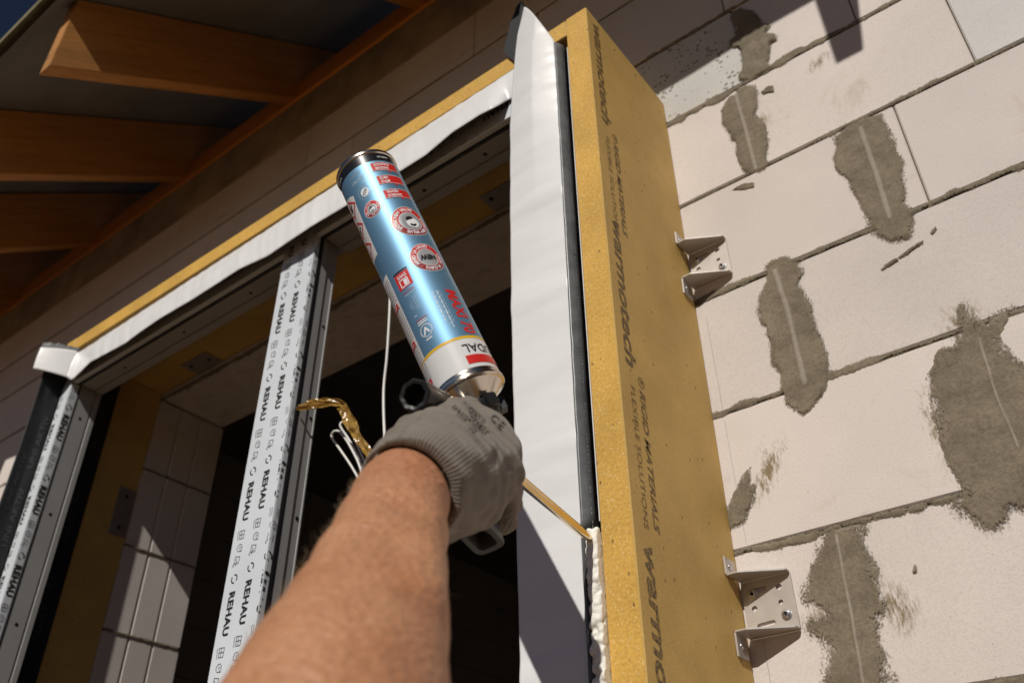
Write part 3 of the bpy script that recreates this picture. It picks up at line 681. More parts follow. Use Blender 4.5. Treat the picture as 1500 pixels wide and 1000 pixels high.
# head rail
hr = box('head_rail', LX0 + .001, -.5015, FY + .001, FB - .0006, ZH + .004, 1.231, M['pvc'], win, .002)
prism('film', [(FY + .0004, 1.225), (FY + .0004, ZH), (FY + .003, ZH - .0008), (FY + .0105, ZH - .0008), (FY + .0105, ZH + .003), (FY + .0012, ZH + .003), (FY + .0012, 1.225)], 'X', LX1 + .003, -.59, M['film'], hr)
film_print([(-(ZH + .0035), .03), (-(ZH + .040), .05)], -.6, LX1 + .01, lambda x, z: (-1.2 - (z + 1.2) if False else z, FY - .0002, -x) if -x > ZH + .002 else None, 'lettering', hr, phase=-1.0)
for (xa, xb) in ((LX1 + .004, MX0 - .002), (MX1 + .004, -.59)):
    prism('gasket', [(.7975, ZH + .006), (.7985, ZH - .0012), (.803, ZH - .0016), (.807, ZH + .006)], 'X', xa, xb, M['gasket'], hr)
    for y0, y1, dz in ((.8072, .838, -.0004), (.8385, .8425, .003), (.843, .8615, -.0012)):
        box('groove_strip', xa, xb, y0, y1, ZH + dz, ZH + .0045, M['pvc'], hr, .0006)
    for k in range(3):
        x = xa + (xb - xa) * (.2 + .3 * k); lathe('screw', (x, .826, ZH + .001), (0, 0, -1), [(0, .0036), (.0022, .0036), (.003, .002)], M['gasket'], hr, 12)

# ------------------------------------------------------------------ tapes
def grid_mesh(name, fn, nu, nv):
    V = [fn(i / (nu - 1), j / (nv - 1)) for i in range(nu) for j in range(nv)]
    F = [(i * nv + j, (i + 1) * nv + j, (i + 1) * nv + j + 1, i * nv + j + 1) for i in range(nu - 1) for j in range(nv - 1)]
    return mesh(name, V, F)
def solid(o, th, off=1.0, mat_off=0):
    md = o.modifiers.new('thickness', 'SOLIDIFY'); md.thickness = th; md.offset = off; md.material_offset = mat_off; md.material_offset_rim = mat_off
    return o
def interp(x, tab):
    xs = [t[0] for t in tab]; ys = [t[1] for t in tab]; return float(np.interp(x, xs, ys))
# white strip over the right jamb
def wt(u, v):
    zl = -.9 + (1.388 + .9) * v; zr = -.9 + (1.246 + .9) * v
    z = zl + (zr - zl) * (u ** 1.2)
    xl = interp(zl, [(.2, -.5855), (.576, -.591), (.93, -.594), (1.10, -.5905), (1.20, -.5855), (1.275, -.5800), (1.317, -.5745), (1.39, -.5585)]); xr = interp(zr, [(.23, -.4994), (1.15, -.4985), (1.25, -.5005)])
    x = xl + (xr - xl) * u; k = min(1, max(0, (z - .80) / .38)); k = k * k * (3 - 2 * k)
    y = .7785 - .003 * math.sin(math.pi * (1 - u) * .8) - .009 * k * max(0, 1 - abs(u - .52) / .48) ** .9
    y += .0009 * noise.noise((x * 9, z * 28, 1)) - .0012 * max(0, noise.noise((x * 6, z * 17, 31)) - .28) * 4 + .0014 * noise.noise((x * 3, z * 5, 4)) + .0003 * noise.noise((x * 12, z * 75, 9))
    return (x, y, z)
t1 = grid_mesh('sealing_tape', wt, 40, 420)
tape = obj('sealing_tape', t1, [M['white_tape'], M['black_tape']], None, True); solid(tape, .0007, -1, 1)
tag(tape, 'wide white sealing tape hanging upright beside the yellow side board', 'tape')
V = []; F = []
for i, (z) in enumerate(np.linspace(-.9, 1.236, 240)):
    wv = .0008 * noise.noise((0, z * 40, 3))
    if z < .398: V += [(-.4995, .7748 + wv, z), (-.4990, .7754, z), (-.4983, .7780, z), (-.4978, .7850, z), (-.4982, .8000, z)]
    else: V += [(-.4992, .7755 + wv, z), (-.4965 + wv, .7768, z), (-.4925, .7835, z), (-.4905, .7905 + wv, z), (-.4955, .8062 + 2 * wv, z)]
    if i:
        for k in range(4): F.append((5 * i - 5 + k, 5 * i - 4 + k, 5 * i + 1 + k, 5 * i + k))
strip = obj('adhesive_edge', mesh('adhesive_edge', V, F), M['tape_grey'], tape, True); solid(strip, .0006, 0)
V = []; F = []; z = 1.22
while z > -.3:      # line of tiny printed dashes along the dark edge
    if random.random() < .72:
        h = random.uniform(.001, .0032); k = len(V); y = .7870 + random.uniform(-.0004, .0004)
        V += [(-.4910, y - .0006, z), (-.4908, y, z), (-.4908, y, z - h), (-.4910, y - .0006, z - h)]; F.append((k, k + 1, k + 2, k + 3))
    z -= .0052
obj('lettering', mesh('lettering', V, F), M['dot'], tape)
cp = [P(763, 8, 1)]
pp = [onY(*q, .779) for q in ((763, 2), (757, 9), (748, 33), (739, 68), (737, 77), (753, 90), (764, 60), (768, 22))]
V = [tuple(p) for p in pp] + [tuple(p + np.array([0.002, .006, 0])) for p in pp]; n = len(pp)
F = [list(range(n)), list(range(n, 2 * n))[::-1]] + [[i, n + i, n + (i + 1) % n, (i + 1) % n] for i in range(n)]
obj('curled_corner', mesh('curled_corner', V, F), M['black_tape'], tape)
# white flap under the head board
LOW = [(-1.96, 1.15), (-1.888, 1.141), (-1.827, 1.163), (-1.688, 1.154), (-1.631, 1.161), (-1.555, 1.165), (-1.439, 1.162), (-1.287, 1.166), (-1.199, 1.153), (-1.144, 1.157), (-1.066, 1.161), (-1.002, 1.159), (-.83, 1.162), (-.781, 1.163), (-.719, 1.179), (-.658, 1.180), (-.586, 1.170), (-.55, 1.170)]
def ht(u, v):
    s = u * 1.42
    zt = interp(-1.93 + 1.365 * u, [(-1.93, 1.222), (-1.5, 1.2285), (-.6, 1.2425)])
    if s < .085:          # loose end bent out towards the viewer
        k = (.085 - s) / .085; ang = k * 1.25; x = -1.905 - .045 * k ** 1.3; y = .7755 - .066 * k; zl = 1.146 + .012 * k; ztt = zt - .003 * k
        z = ztt + (zl - ztt) * v; y -= .0015 * math.sin(v * 3.1) * k
        return (x, y, z)
    x = -1.905 + (1.905 - .565) * (s - .085) / (1.42 - .085); zl = interp(x, LOW); z = zt + (zl - zt) * v
    out = .026 * min(1, max(0, (-.598 - x) / .035)) * min(1, max(.25, (x + 1.905) / .08))
    y = .7805 - .003 * math.sin(math.pi * v) - out * v ** 1.3 + .0035 * noise.noise((x * 14, z * 6, 3)) * v + .0012 * noise.noise((x * 50, z * 12, 5))
    kk = y / .7805; return (x * (1 + (kk - 1) * v), y, z * (1 + (kk - 1) * v))
t2 = obj('sealing_tape', grid_mesh('head_tape', lambda u, v: ht(u, 1 - v), 330, 14), [M['white_tape'], M['black_tape']], None, True); solid(t2, .0007, -1, 1)
tag(t2, 'long white tape flap with wavy lower edge under the yellow head board', 'tape')
V = []; F = []
for i, s in enumerate(np.linspace(0, 1, 24)):       # torn dark butyl along its loose end
    x = -1.956 + .052 * s ** .8; y = .7125 + .064 * s; z = 1.2245 - .004 * s
    d = .006 * (1 + noise.noise((s * 9, 1, 1)))
    V += [(x, y, z), (x - .002, y + .003, z + .008 + d), (x - .012, y + .012, z + .004 + d)]
    if i:
        for k in range(2): F.append((3 * i - 3 + k, 3 * i - 2 + k, 3 * i + 1 + k, 3 * i + k))
solid(obj('butyl_edge', mesh('butyl_edge', V, F), M['tape_grey'], t2), .001, 0)
# black flap along the left jamb
def bt(u, v):
    z = -.6 + (1.19 + .6) * v; y = .789 - .058 * u - .006 * u * math.sin(z * 5)
    return (-1.9475 - .004 * math.sin(u * 2.6) + .0025 * noise.noise((u * 3, z * 7, 2)), y, z)
t3 = obj('sealing_tape', grid_mesh('black_flap', bt, 14, 200), M['black_tape'], None, True); solid(t3, .0008, -1)
tag(t3, 'black membrane tape with faint grey capitals, standing out along the left jamb', 'tape')
V = []; F = []
ua = fit(glyph('UNI AKTIV', .02, .9), .135, .0125)
for ui, ph in ((.30, .03), (.68, .11)):
    z = -.4 + ph
    while z < 1.0:
        b0 = len(V)
        for q in ua[0]:
            u_ = ui + (q[1] - .006) / .058; zz = z + q[0]
            if zz > 1.13: zz = 1.13
            p = bt(u_, (zz + .6) / 1.79); V.append((p[0] + .0014, p[1], p[2]))
        F += [[i + b0 for i in f] for f in ua[1]]; z += .185
obj('lettering', mesh('lettering', V, F), M['tape_print'], t3)
# black membrane lining inside the box, behind the frame
lin = empty('inner_sealing_tape', (-1.2, .89, GZ + .14), 'black sealing membrane lining the inner faces of the yellow boards', 'tape')
box('side_strip', -1.9555, -1.953, .864, .924, GZ + .15, 1.2455, M['black_tape'], lin)
box('side_strip', -.4835, -.4812, .864, .924, GZ + .15, 1.2455, M['black_tape'], lin)
hs = box('head_strip', -1.9525, -.484, .864, .924, 1.2458, 1.2482, M['black_tape'], lin)
V = []; F = []
gl = fit(glyph('ALLES IN', .02, .9), .16, .02)
for k in range(6):
    b0 = len(V); V += [(-1.85 + .23 * k + q[0], .915 - q[1], 1.2454) for q in gl[0]]; F += [[i + b0 for i in f][::-1] for f in gl[1]]
V2 = []; F2 = []
ua2 = fit(glyph('UNI AKTIV', .02, .9), .14, .018)
for k in range(7):
    b0 = len(V2); V2 += [(-1.9526, .885 + q[1], 1.15 - .22 * k - q[0]) for q in ua2[0]]; F2 += [[i + b0 for i in f] for f in ua2[1]]
obj('lettering', mesh('lettering', V2, F2), M['tape_print'], lin)

# ------------------------------------------------------------------ brackets
def plate_with_holes(name, outer, holes, mapf, th_vec, mat, parent):
    """outer polygon with circular / slot holes, cut by a 2D curve fill"""
    c = bpy.data.curves.new('p', 'CURVE'); c.dimensions = '2D'; c.fill_mode = 'BOTH'; c.extrude = .5
    for loop in [outer] + holes:
        s = c.splines.new('POLY'); s.points.add(len(loop) - 1); s.use_cyclic_u = True
        for p, q in zip(s.points, loop): p.co = (q[0] * 10, q[1] * 10, 0, 1)
    o = bpy.data.objects.new('p', c); COL.objects.link(o); dg = bpy.context.evaluated_depsgraph_get(); me0 = o.evaluated_get(dg).to_mesh()
    V = [tuple(np.array(mapf(v.co.x / 10, v.co.y / 10)) + np.array(th_vec) * (v.co.z + .5)) for v in me0.vertices]; F = [list(p.vertices) for p in me0.polygons]
    o.evaluated_get(dg).to_mesh_clear(); bpy.data.objects.remove(o); bpy.data.curves.remove(c)
    return obj(name, mesh(name, V, F), mat, parent)
def circ(cx, cy, r, n=14): return [(cx + r * math.cos(2 * math.pi * i / n), cy + r * math.sin(2 * math.pi * i / n)) for i in range(n)]
def slot(x0, x1, y, r, dy=0):
    n = 7; return [(x1 + r * math.cos(math.pi * (i / n - .5)), y + dy + r * math.sin(math.pi * (i / n - .5))) for i in range(n + 1)] + [(x0 + r * math.cos(math.pi * (i / n + .5)), y + r * math.sin(math.pi * (i / n + .5))) for i in range(n + 1)]
def bracket(zt, hgt, dx, label):
    b = empty('bracket', (BX + .03, WY, zt - hgt / 2), label, 'bracket', 'steel brackets screwing the yellow frame to the wall')
    xl, xr = BX + .003, -.372 + dx; W = xr - xl; T = .0024
    holes = [circ(xl + W * .74, hgt * .78, .0040), circ(xl + W * .73, hgt * .50, .0031), circ(xl + W * .20, hgt * .48, .0037), slot(xl + W * .24, xl + W * .52, hgt * .16, .0029, .001), slot(xl + W * .18, xl + W * .46, hgt * .80, .0031)]
    plate_with_holes('base_plate', [(xl, 0), (xr, 0), (xr, hgt), (xl, hgt)], holes, lambda x, z: (x, WY - .0008, zt - hgt + z), (0, -T, 0), M['zinc'], b)
    for s, z in ((1, zt), (-1, zt - hgt)):
        z0, z1 = (z, z + T) if s > 0 else (z - T, z)
        prism('flange', [(xl, WY - .003), (xl - .001, WY - .040), (xl + .014, WY - .0405), (xr - .002, WY - .0125), (xr, WY - .010), (xr, WY - .003)], 'Z', z0, z1, M['zinc'], b, .0004)
        e0, e1 = (zt + T, zt + .025) if s > 0 else (zt - hgt - .030, zt - hgt - T)
        ear = prism('ear', [(WY - .040, e0), (WY - .012, e0), (WY - .012, e1), (WY - .040, e1)], 'X', BX + .0006, BX + .003, M['zinc'], b, .0004)
        lathe('screw', (BX + .003, WY - .028, (e0 + e1) / 2), (1, 0, 0), [(0, .0042), (.0012, .004), (.0022, .0022)], M['bolt'], b, 14)
    for (fx, fz) in ((.80, .26), (.22, .74)):
        p = (xl + W * fx, WY - .0032, zt - hgt + hgt * fz)
        wsh = lathe('bolt', p, (0, -1, 0), [(0, .0064), (.0012, .0064), (.0014, .0046), (.0042, .0042), (.0044, .0026), (.0028, .0022)], M['bolt'], b, 20)
        lathe('socket', (p[0], p[1] - .0029, p[2]), (0, -1, 0), [(0, .0021), (.0004, .0021)], M['dark'], wsh, 6)
    return b
zl_ = onY(1160, 848, WY); z2_ = onY(1070, 352, WY); z3_ = onY(1073, 402, WY)
bracket(.3905, .0665, 0.0, 'lower zinc bracket with holes and two socket bolts screwed to pale block')
bracket(.9245, .0665, .0, 'upper zinc bracket with shadowed underside fixed at a mortar joint')
# flat fixing plates inside the box
for x0, x1, lb in ((-1.80, -1.70, 'flat dull steel plate under the yellow head board near the left jamb'), (-.83, -.745, 'flat dull steel plate under the yellow head board beside the upright white tape')):
    fp = empty('fixing_plate', ((x0 + x1) / 2, 1.01, 1.24), lb, 'plate', 'fixing plates inside the yellow frame')
    box('plate', x0, x1, .985, 1.037, 1.2462, 1.2484, M['zinc_dull'], fp, .0005)
    for sx in (.2, .8): lathe('screw', (x0 + (x1 - x0) * sx, 1.0 + .015 * sx, 1.2462), (0, 0, -1), [(0, .005), (.002, .004)], M['dark'], fp, 12)
for zc in (.905,):
    fp = empty('fixing_plate', (-1.953, 1.015, zc), 'flat dull steel plate screwed to the left inner yellow board', 'plate', 'fixing plates inside the yellow frame')
    box('plate', -1.9555, -1.953, .992, 1.036, zc - .06, zc + .06, M['zinc_dull'], fp, .0005)
    for s in (-1, 1): lathe('screw', (-1.953, 1.014, zc + .04 * s), (1, 0, 0), [(0, .005), (.002, .004)], M['dark'], fp, 12)

# ------------------------------------------------------------------ foam bead in the gap
zf = .394
cs = []
for i in range(1500):
    z = zf - .004 - .86 * (i / 1500); cs.append((-.4880 + rng.uniform(-.0075, .0065), .7815 + rng.uniform(-.003, .003), z, rng.uniform(.0016, .0052)))
cs = np.array(cs)
def foam_fn(p):
    out = np.full(p.shape[:-1], 1.0); zz = p[0, 0, :, 2]
    for c in cs:
        m = np.nonzero(np.abs(zz - c[2]) < .010)[0]
        if not len(m): continue
        m = slice(m[0], m[-1] + 1); q = p[:, :, m]; d = np.linalg.norm(q - c[:3], axis=-1) - c[3]; out[:, :, m] = smin(out[:, :, m], d, .002)
    wob = .0012 * np.sin(p[..., 2] * 210 + 2 * np.sin(p[..., 2] * 57)) + .0016 * np.sin(p[..., 2] * 430 + p[..., 0] * 300)
    core = np.maximum(np.maximum(np.abs(p[..., 0] + .4885) - .0075, np.abs(p[..., 1] - .800) - .0185 - wob), p[..., 2] - zf + .006)
    return np.minimum(out, core)
V, F = surface_net(foam_fn, (-.508, .772, -.45), (-.470, .824, zf + .012), .0014)
V[:, 0] = np.clip(V[:, 0], -.4966, BXI - .0006)
foam = obj('expanding_foam', mesh('expanding_foam', V, F), M['foam'], None, True)
fm = foam.modifiers.new('rough', 'SMOOTH'); fm.factor = .4; fm.iterations = 1
tag(foam, 'bubbly cream expanding foam bead filling the gap beside the yellow board', 'foam')

# ------------------------------------------------------------------ foam can
B = P(682, 560, .83); T = P(535.5, 251, .965); H = float(np.linalg.norm(T - B)); AX = (T - B) / H; CR = .0325
cc = -(B + T) / 2; n0 = cc - AX * (cc @ AX); n0 /= np.linalg.norm(n0); ee = np.cross(-AX, n0)
can = empty('foam_can', tuple(B), 'blue and white foam can held upside down on the applicator gun', 'can')
mk = lambda t: t / 1000
body = lathe('body', B, AX, [(mk(27), CR), (mk(264.5), CR)], M['can_blue'], can, 96, cap=False)
lathe('white_band', B, AX, [(mk(-5), CR), (mk(27), CR)], M['can_white'], can, 96, cap=False)
lathe('black_band', B, AX, [(mk(264.5), CR), (mk(276), CR)], M['can_black'], can, 96, cap=False)
lathe('base_rim', B, AX, [(mk(276), CR), (mk(277), CR + .0011), (mk(279.5), CR + .0013), (mk(281.5), CR + .0003), (mk(281.5), CR - .002), (mk(277), CR - .004), (mk(272), .012)], M['tinplate'], can, 96)
lathe('crimp_ring', B, AX, [(mk(-5), CR), (mk(-6), CR + .0004), (mk(-9), CR + .0002), (mk(-10), CR + .0013), (mk(-12.5), CR + .0016), (mk(-14), CR + .0006), (mk(-14.5), CR - .002)], M['tinplate'], can, 96, cap=False)
lathe('dome', B, AX, [(mk(-14), CR - .001), (mk(-15.5), CR - .003), (mk(-20), CR - .0075), (mk(-26), .0185), (mk(-29), .0165), (mk(-30), .0175), (mk(-32.5), .0175), (mk(-33.5), .016)], M['tinplate'], can, 72)
def fine(g, lim=.0022):
    V = list(g[0]); F = []; st_ = []; cache = {}
    for f in g[1]:
        for k in range(1, len(f) - 1): st_.append((f[0], f[k], f[k + 1]))
    while st_:
        f = st_.pop(); e = [abs(V[f[k]][0] - V[f[(k + 1) % 3]][0]) for k in range(3)]; k = e.index(max(e))
        if e[k] <= lim: F.append(list(f)); continue
        a, b_, c = f[k], f[(k + 1) % 3], f[(k + 2) % 3]; key = (min(a, b_), max(a, b_))
        if key not in cache: cache[key] = len(V); V.append(((V[a][0] + V[b_][0]) / 2, (V[a][1] + V[b_][1]) / 2))
        st_ += [(a, cache[key], c), (cache[key], b_, c)]
    return V, F
def on_can(g, th, t, layer):
    V = []; g = fine(g)
    for x, y in g[0]:
        a = math.radians(th) + x / CR; r = CR + .00016 * layer
        V.append(B + AX * (mk(t) - y) + r * (n0 * math.cos(a) + ee * math.sin(a)))
    return V, g[1]
LBL = {}
def lab(m, g, th, t, layer=1): LBL.setdefault(m, []).append(on_can(g, th, t, layer))
mm = .001
arc = lambda deg: math.radians(deg) * CR
lab('can_yellow', rect(-math.pi * CR, math.pi * CR, -.0014, .0014, 90), 0, 28.4)
# back of the can is white text panel
lab('can_white', rect(0, arc(96), -.0675, .070, 30), 49, 66, 1)
wl = lambda t: interp(t, [(160, 48.3), (200, 47.4), (227, 45.4), (238, 42.5), (242, 52), (248, 74), (252, 110)])
WV, WF = [], []
for i in range(47):
    t = 160 + 2 * i; a0 = wl(t)
    for k in range(19): WV.append((arc(a0 + (140 - a0) * k / 18), -mk(t - 200)))
    if i:
        for k in range(18): WF.append([19 * (i - 1) + k, 19 * i + k, 19 * i + k + 1, 19 * (i - 1) + k + 1])
lab('can_white', (WV, WF), 0, 200, 1)
# curved panel in pieces so it hugs the can
for k, (th, t) in enumerate(((65.6, 230.5), (70.5, 203.5), (72.6, 176.5))):
    d = .0105; lab('can_red', stroke([(0, -d), (d, 0), (0, d), (-d, 0)], .0019, True), th, t, 2)
    lab('ink_black', [join(move(ring(0, .0026, n=10), 0, .001), rect(-.004, .003, -.0042, -.0022)), join(rect(-.0045, .0045, -.002, .000), rect(-.001, .003, -.001, .005)), join(rect(-.0009, .0009, -.001, .0055), rect(-.0009, .0009, -.0042, -.0024))][k], th, t, 2)
for i in range(34):
    t = 128 - 3.55 * i
    if min(abs(t - 96.5), abs(t - 50.7), abs(t - 7)) < 3.6 or t < 0: continue
    x = .0015
    while x < .026:
        l = random.uniform(.0012, .0048); lab('ink_grey', rect(x, min(x + l, .0275), -.0005, .0005), 49, t, 2); x += l + .0008
for t in (96.5, 50.7, 7.0): lab('can_red', rect(0, arc(34), -.0030, .0030, 8), 55, t, 2); lab('ink_white', rect(.003, .012, -.0006, .0006), 55, t, 3)
# brand on the white band
sb = fit(glyph('SOUDAL', .012, 1.0), .050, .0095)
lab('ink_black', ([(q[0] - .050, q[1] - .0095) for q in sb[0]], sb[1]), -19.3, 11, 2)
lab('can_red', rect(-arc(80), 0, -.0046, .0046, 16), -17.5, 3.6, 2)
# product name running along the can
mx = fit(glyph('MAXI 70', .03, .95, .12), .0535, .0135)
lab('can_red', move(mx, 0, 0, 1, math.pi / 2), -36.5, 86, 1)
for k, (th, a0, ln) in enumerate(((-14, 86, .036), (-18.2, 86, .043), (-22.4, 85.6, .044), (-26.6, 85.6, .040))):
    y = 0
    while y < ln:
        l = random.uniform(.0025, .0065); lab('ink_pale' if k % 2 else 'ink_white', rect(-.00045, .00045, y, min(y + l, ln)), th, a0, 1); y += l + .0012
# SWS square
lab('can_red', rect(-arc(14.5), arc(14.5), -.009, .009, 6), 21.5, 112.8, 1); lab('ink_black', rect(-arc(15), arc(15), -.0009, .0009, 6), 21.5, 123.4, 1)
g = fit(glyph('SWS', .02), .0105, .0042); lab('ink_white', ([(q[0] - .0052, q[1]) for q in g[0]], g[1]), 21.5, 119.6, 2)
lab('ink_white', join(stroke([(-.0045, -.004), (.0045, -.004), (.0045, .004), (-.0045, .004)], .0011, True), rect(-.0035, .0003, -.003, .003)), 21.5, 109.5, 2)
lab('can_red', rect(-arc(12), arc(12), -.0003, .0003, 4), 21, 99, 1); lab('can_red', rect(-arc(12), arc(12), -.0003, .0003, 4), 21, 64.5, 1)
lab('ink_pale', join(rect(-.0034, -.0027, -.009, .008), rect(-.0010, -.0003, -.009, .008), ring(.0032, .0038, -80, 80, 16), ring(.0052, .0058, -70, 70, 16), rect(-.0065, .0065, -.0145, -.0132), rect(.003, .0065, .0105, .0125)), 20, 82, 1)
lab('ink_white', join(ring(.0060, .0067), stroke([(-.0026, .0028), (0, -.003), (.0032, .0034)], .0017), rect(-.0055, .0055, -.0098, -.0086), rect(-.0048, .0048, -.0120, -.0110), rect(-.003, .004, .0085, .0098)), 22, 51, 1)
# roundels
def roundel(th, t, ro, ri, text, inner):
    lab('ink_white', ring(0.0, ro + .0007, n=56), th, t, 1); lab('can_red', ring(ri, ro, 150, 375, 40), th, t, 2); lab('can_darkred', ring(ri, ro, 15, 150, 30), th, t, 2)
    lab('disc_grey', ring(0.0, ri - .0008, n=48), th, t, 2)
    if text: lab('ink_white', circle_text(text, ri + (ro - ri) * .22, (ro - ri) * .78, 200, 340 / max(len(text), 1)), th, t, 3)
    if inner == 'NEW':
        g = fit(glyph('NEW', .06, .9), ri * 1.55, ri * .62); lab('ink_black', ([(q[0] - ri * .775, q[1] - ri * .31) for q in g[0]], g[1]), th, t, 3)
    else:
        lab('ink_grey', move(ring(0, ri * .75, n=24), 0, .05 * ri), th, t, 3); lab('ink_white', move(ring(0, ri * .55, n=20), -.1 * ri, .2 * ri), th, t, 4)
        lab('ink_black', join(move(ring(0, ri * .34, 200, 380, 14), .05 * ri, -.15 * ri), move(ring(.1 * ri, ri * .30, 10, 170, 12), -.05 * ri, .3 * ri)), th, t, 5)
roundel(-36, 127.5, .0172, .0112, 'LANGAI IR DURYS · AKNAD JA UKSED · ', 'NEW')
roundel(-37, 176.3, .0192, .0125, 'EXTRA NEW VALVE  EXTRA NEW VALVE  ', 'valve')
roundel(18.4, 207, .0092, .0058, 'NEW VALVE  NEW VALVE  ', 'valve')
# red speech tags
for t, s1, s2 in ((255.6, 'SAUDZUMS', 'KVALITATE'), (236.2, 'METUS', 'VIRTE'), (216.0, 'SAAGIKUS', 'VENTIIL')):
    pv = rect(-.030, 0, -.0057, .0057, 12); lab('can_red', pv, -12.3, t, 2); lab('can_red', ([(-.0205, .0055), (-.0155, .0055), (-.018, .0095)], [[0, 1, 2]]), -12.3, t, 2)
    lab('ink_white', join(stroke([(-.030, -.0057), (0, -.0057), (0, .0057), (-.030, .0057)], .0005, False)), -12.3, t, 3)
    for s, y in ((s1, .0008), (s2, -.0045)):
        g = fit(glyph(s, .03, .8), .0019 * len(s), .0036); lab('ink_white', ([(q[0] - .0019 * len(s) - .003, q[1] + y) for q in g[0]], g[1]), -12.3, t, 3)
oc = [(math.cos(math.radians(22.5 + 45 * i)), math.sin(math.radians(22.5 + 45 * i))) for i in range(8)]
lab('ink_pale', stroke([(.0080 * a, .0088 * b_) for a, b_ in oc], .0006, True), 18, 230.5, 1)
lab('ink_white', ([(.0050 * a, .0056 * b_) for a, b_ in oc], [list(range(8))]), 17.5, 230.5, 1)
g = fit(glyph('TÜV', .02), .0085, .0042); lab('ink_black', move(([(q[0] - .0043, q[1] - .002) for q in g[0]], g[1]), 0, 0, 1, -2.2), 17.5, 230.5, 2)
g = fit(glyph('LOW MDI', .02), .0165, .0045); lab('ink_pale', ([(q[0] - .0082, q[1]) for q in g[0]], g[1]), 20, 251, 1)
lab('ink_pale', join(stroke([(-.009, -.004), (-.009, .008), (.006, .013)], .0005), rect(-.008, .006, -.0075, -.0068), rect(-.008, .002, -.0095, -.0089)), 24, 249, 1)
g = fit(glyph('soudal.com', .01), .0125, .0028); lab('ink_white', ([(q[0] - .0125, q[1]) for q in g[0]], g[1]), -32, 271, 1); lab('ink_white', ([(q[0], q[1]) for q in g[0]], g[1]), 52, 271.5, 1)
for mname, gs in LBL.items():
    V, F = [], []
    for g in gs: b0 = len(V); V += list(g[0]); F += [[i + b0 for i in f] for f in g[1]]
    me = mesh('label_print', V, F); bm = bmesh.new(); bm.from_mesh(me); bm.to_mesh(me); bm.free()
    obj('label_print', me, M[mname], body)

for a_, (x_, z0_, z1_) in enumerate(((-.4255, .80, .64), (-.4235, .62, .44), (-.4215, .40, .20))):
    obj('pencil_line', mesh('pencil_line', [(x_, WY - .0008, z0_), (x_ + .0005, WY - .0008, z0_), (x_ + .0025, WY - .0008, z1_), (x_ + .0020, WY - .0008, z1_)], [(0, 1, 2, 3)]), M['ink_grey'], wall)
# ------------------------------------------------------------------ foam gun
tip = onY(868, 792, .7835); gb = P(700, 650, .79); GD = (tip - gb) / np.linalg.norm(tip - gb); GL = float(np.linalg.norm(tip - gb))
gun = empty('foam_gun', tuple(P(705, 795, .725)), 'foam applicator gun with black knob and slim metal barrel in the gloved hand', 'foam gun')
lathe('barrel', gb, GD, [(.02, .0068), (.075, .0066), (.080, .0052), (GL - .035, .0050), (GL - .012, .0042), (GL, .0030)], M['chrome_warm'], gun, 32)
lathe('nozzle_tip', gb, GD, [(GL - .002, .0038), (GL + .003, .0040), (GL + .006, .0034), (GL + .006, .0018)], M['chrome'], gun, 24)
lathe('body', gb, GD, [(-.045, .010), (-.040, .0125), (.010, .0125), (.022, .0095), (.024, .007)], M['chrome'], gun, 32)
# adapter basket gripping the valve
ad = lathe('adapter', B, AX, [(mk(-60), .010), (mk(-54), .013), (mk(-46), .0150), (mk(-40), .0205), (mk(-33), .0215), (mk(-31), .0200)], M['black_plastic'], gun, 40, flutes=8, famp=.05)
for k in range(6):
    a = k * math.pi / 3 + .35; dr = n0 * math.cos(a) + ee * math.sin(a); tg = -n0 * math.sin(a) + ee * math.cos(a); c0 = B + AX * mk(-35) + dr * .0215
    V = [c0 + dr * sx * .003 + tg * sy * .0055 + AX * sz * .0062 for sx in (-1, 1) for sy in (-1, 1) for sz in (-1, 1)]
    obj('lug', mesh('lug', V, [(0, 1, 3, 2), (4, 6, 7, 5), (0, 4, 5, 1), (2, 3, 7, 6), (0, 2, 6, 4), (1, 5, 7, 3)]), M['black_plastic'], ad)
k0 = P(607, 578, .700); k1 = P(652, 600, .752); kd = k1 - k0; kl = float(np.linalg.norm(kd))
lathe('knob', k0, kd, [(.018, .0085), (.0, .0092), (-.0008, .0118), (.001, .0132), (.010, .0134), (kl - .008, .0126), (kl - .004, .010), (kl + .01, .009)], M['black_plastic'], gun, 64, 8, .04, cap=True)
lathe('knob_collar', k0, kd, [(kl - .002, .0122), (kl + .002, .0132), (kl + .006, .0132), (kl + .008, .0105), (kl + .05, .010)], M['chrome'], gun, 40)
# handle: hollow loop, open towards the palm side
ht_ = P(696, 660, .795); hb_ = P(703, 783, .722); hd = (hb_ - ht_) / np.linalg.norm(hb_ - ht_); hl = float(np.linalg.norm(hb_ - ht_))
hv = GD - hd * (GD @ hd); hv /= np.linalg.norm(hv); hw = np.cross(hd, hv)
def rr_outline(a, b_, r, n=5):
    out = []
    for cx, cy, s0 in ((a - r, b_ - r, 0), (-a + r, b_ - r, 90), (-a + r, -b_ + r, 180), (a - r, -b_ + r, 270)):
        for i in range(n + 1): t = math.radians(s0 + 90 * i / n); out.append((cx + r * math.cos(t), cy + r * math.sin(t)))
    return out
def loft(name, secs, mat, parent, close=True):
    V = []; F = []; n = len(secs[0][1])
    for l, o_ in secs: V += [ht_ + hd * l + hv * q[0] + hw * q[1] for q in o_]
    for i in range(len(secs) - 1):
        for k in range(n): F.append((i * n + k, i * n + (k + 1) % n, (i + 1) * n + (k + 1) % n, (i + 1) * n + k))
    F.append([(len(secs) - 1) * n + k for k in range(n)]); F.append(list(range(n))[::-1])
    me = mesh(name, V, F); bm = bmesh.new(); bm.from_mesh(me); bmesh.ops.recalc_face_normals(bm, faces=bm.faces); bm.to_mesh(me); bm.free()
    o = obj(name, me, mat, parent, True); me.set_sharp_from_angle(angle=math.radians(40)); return o
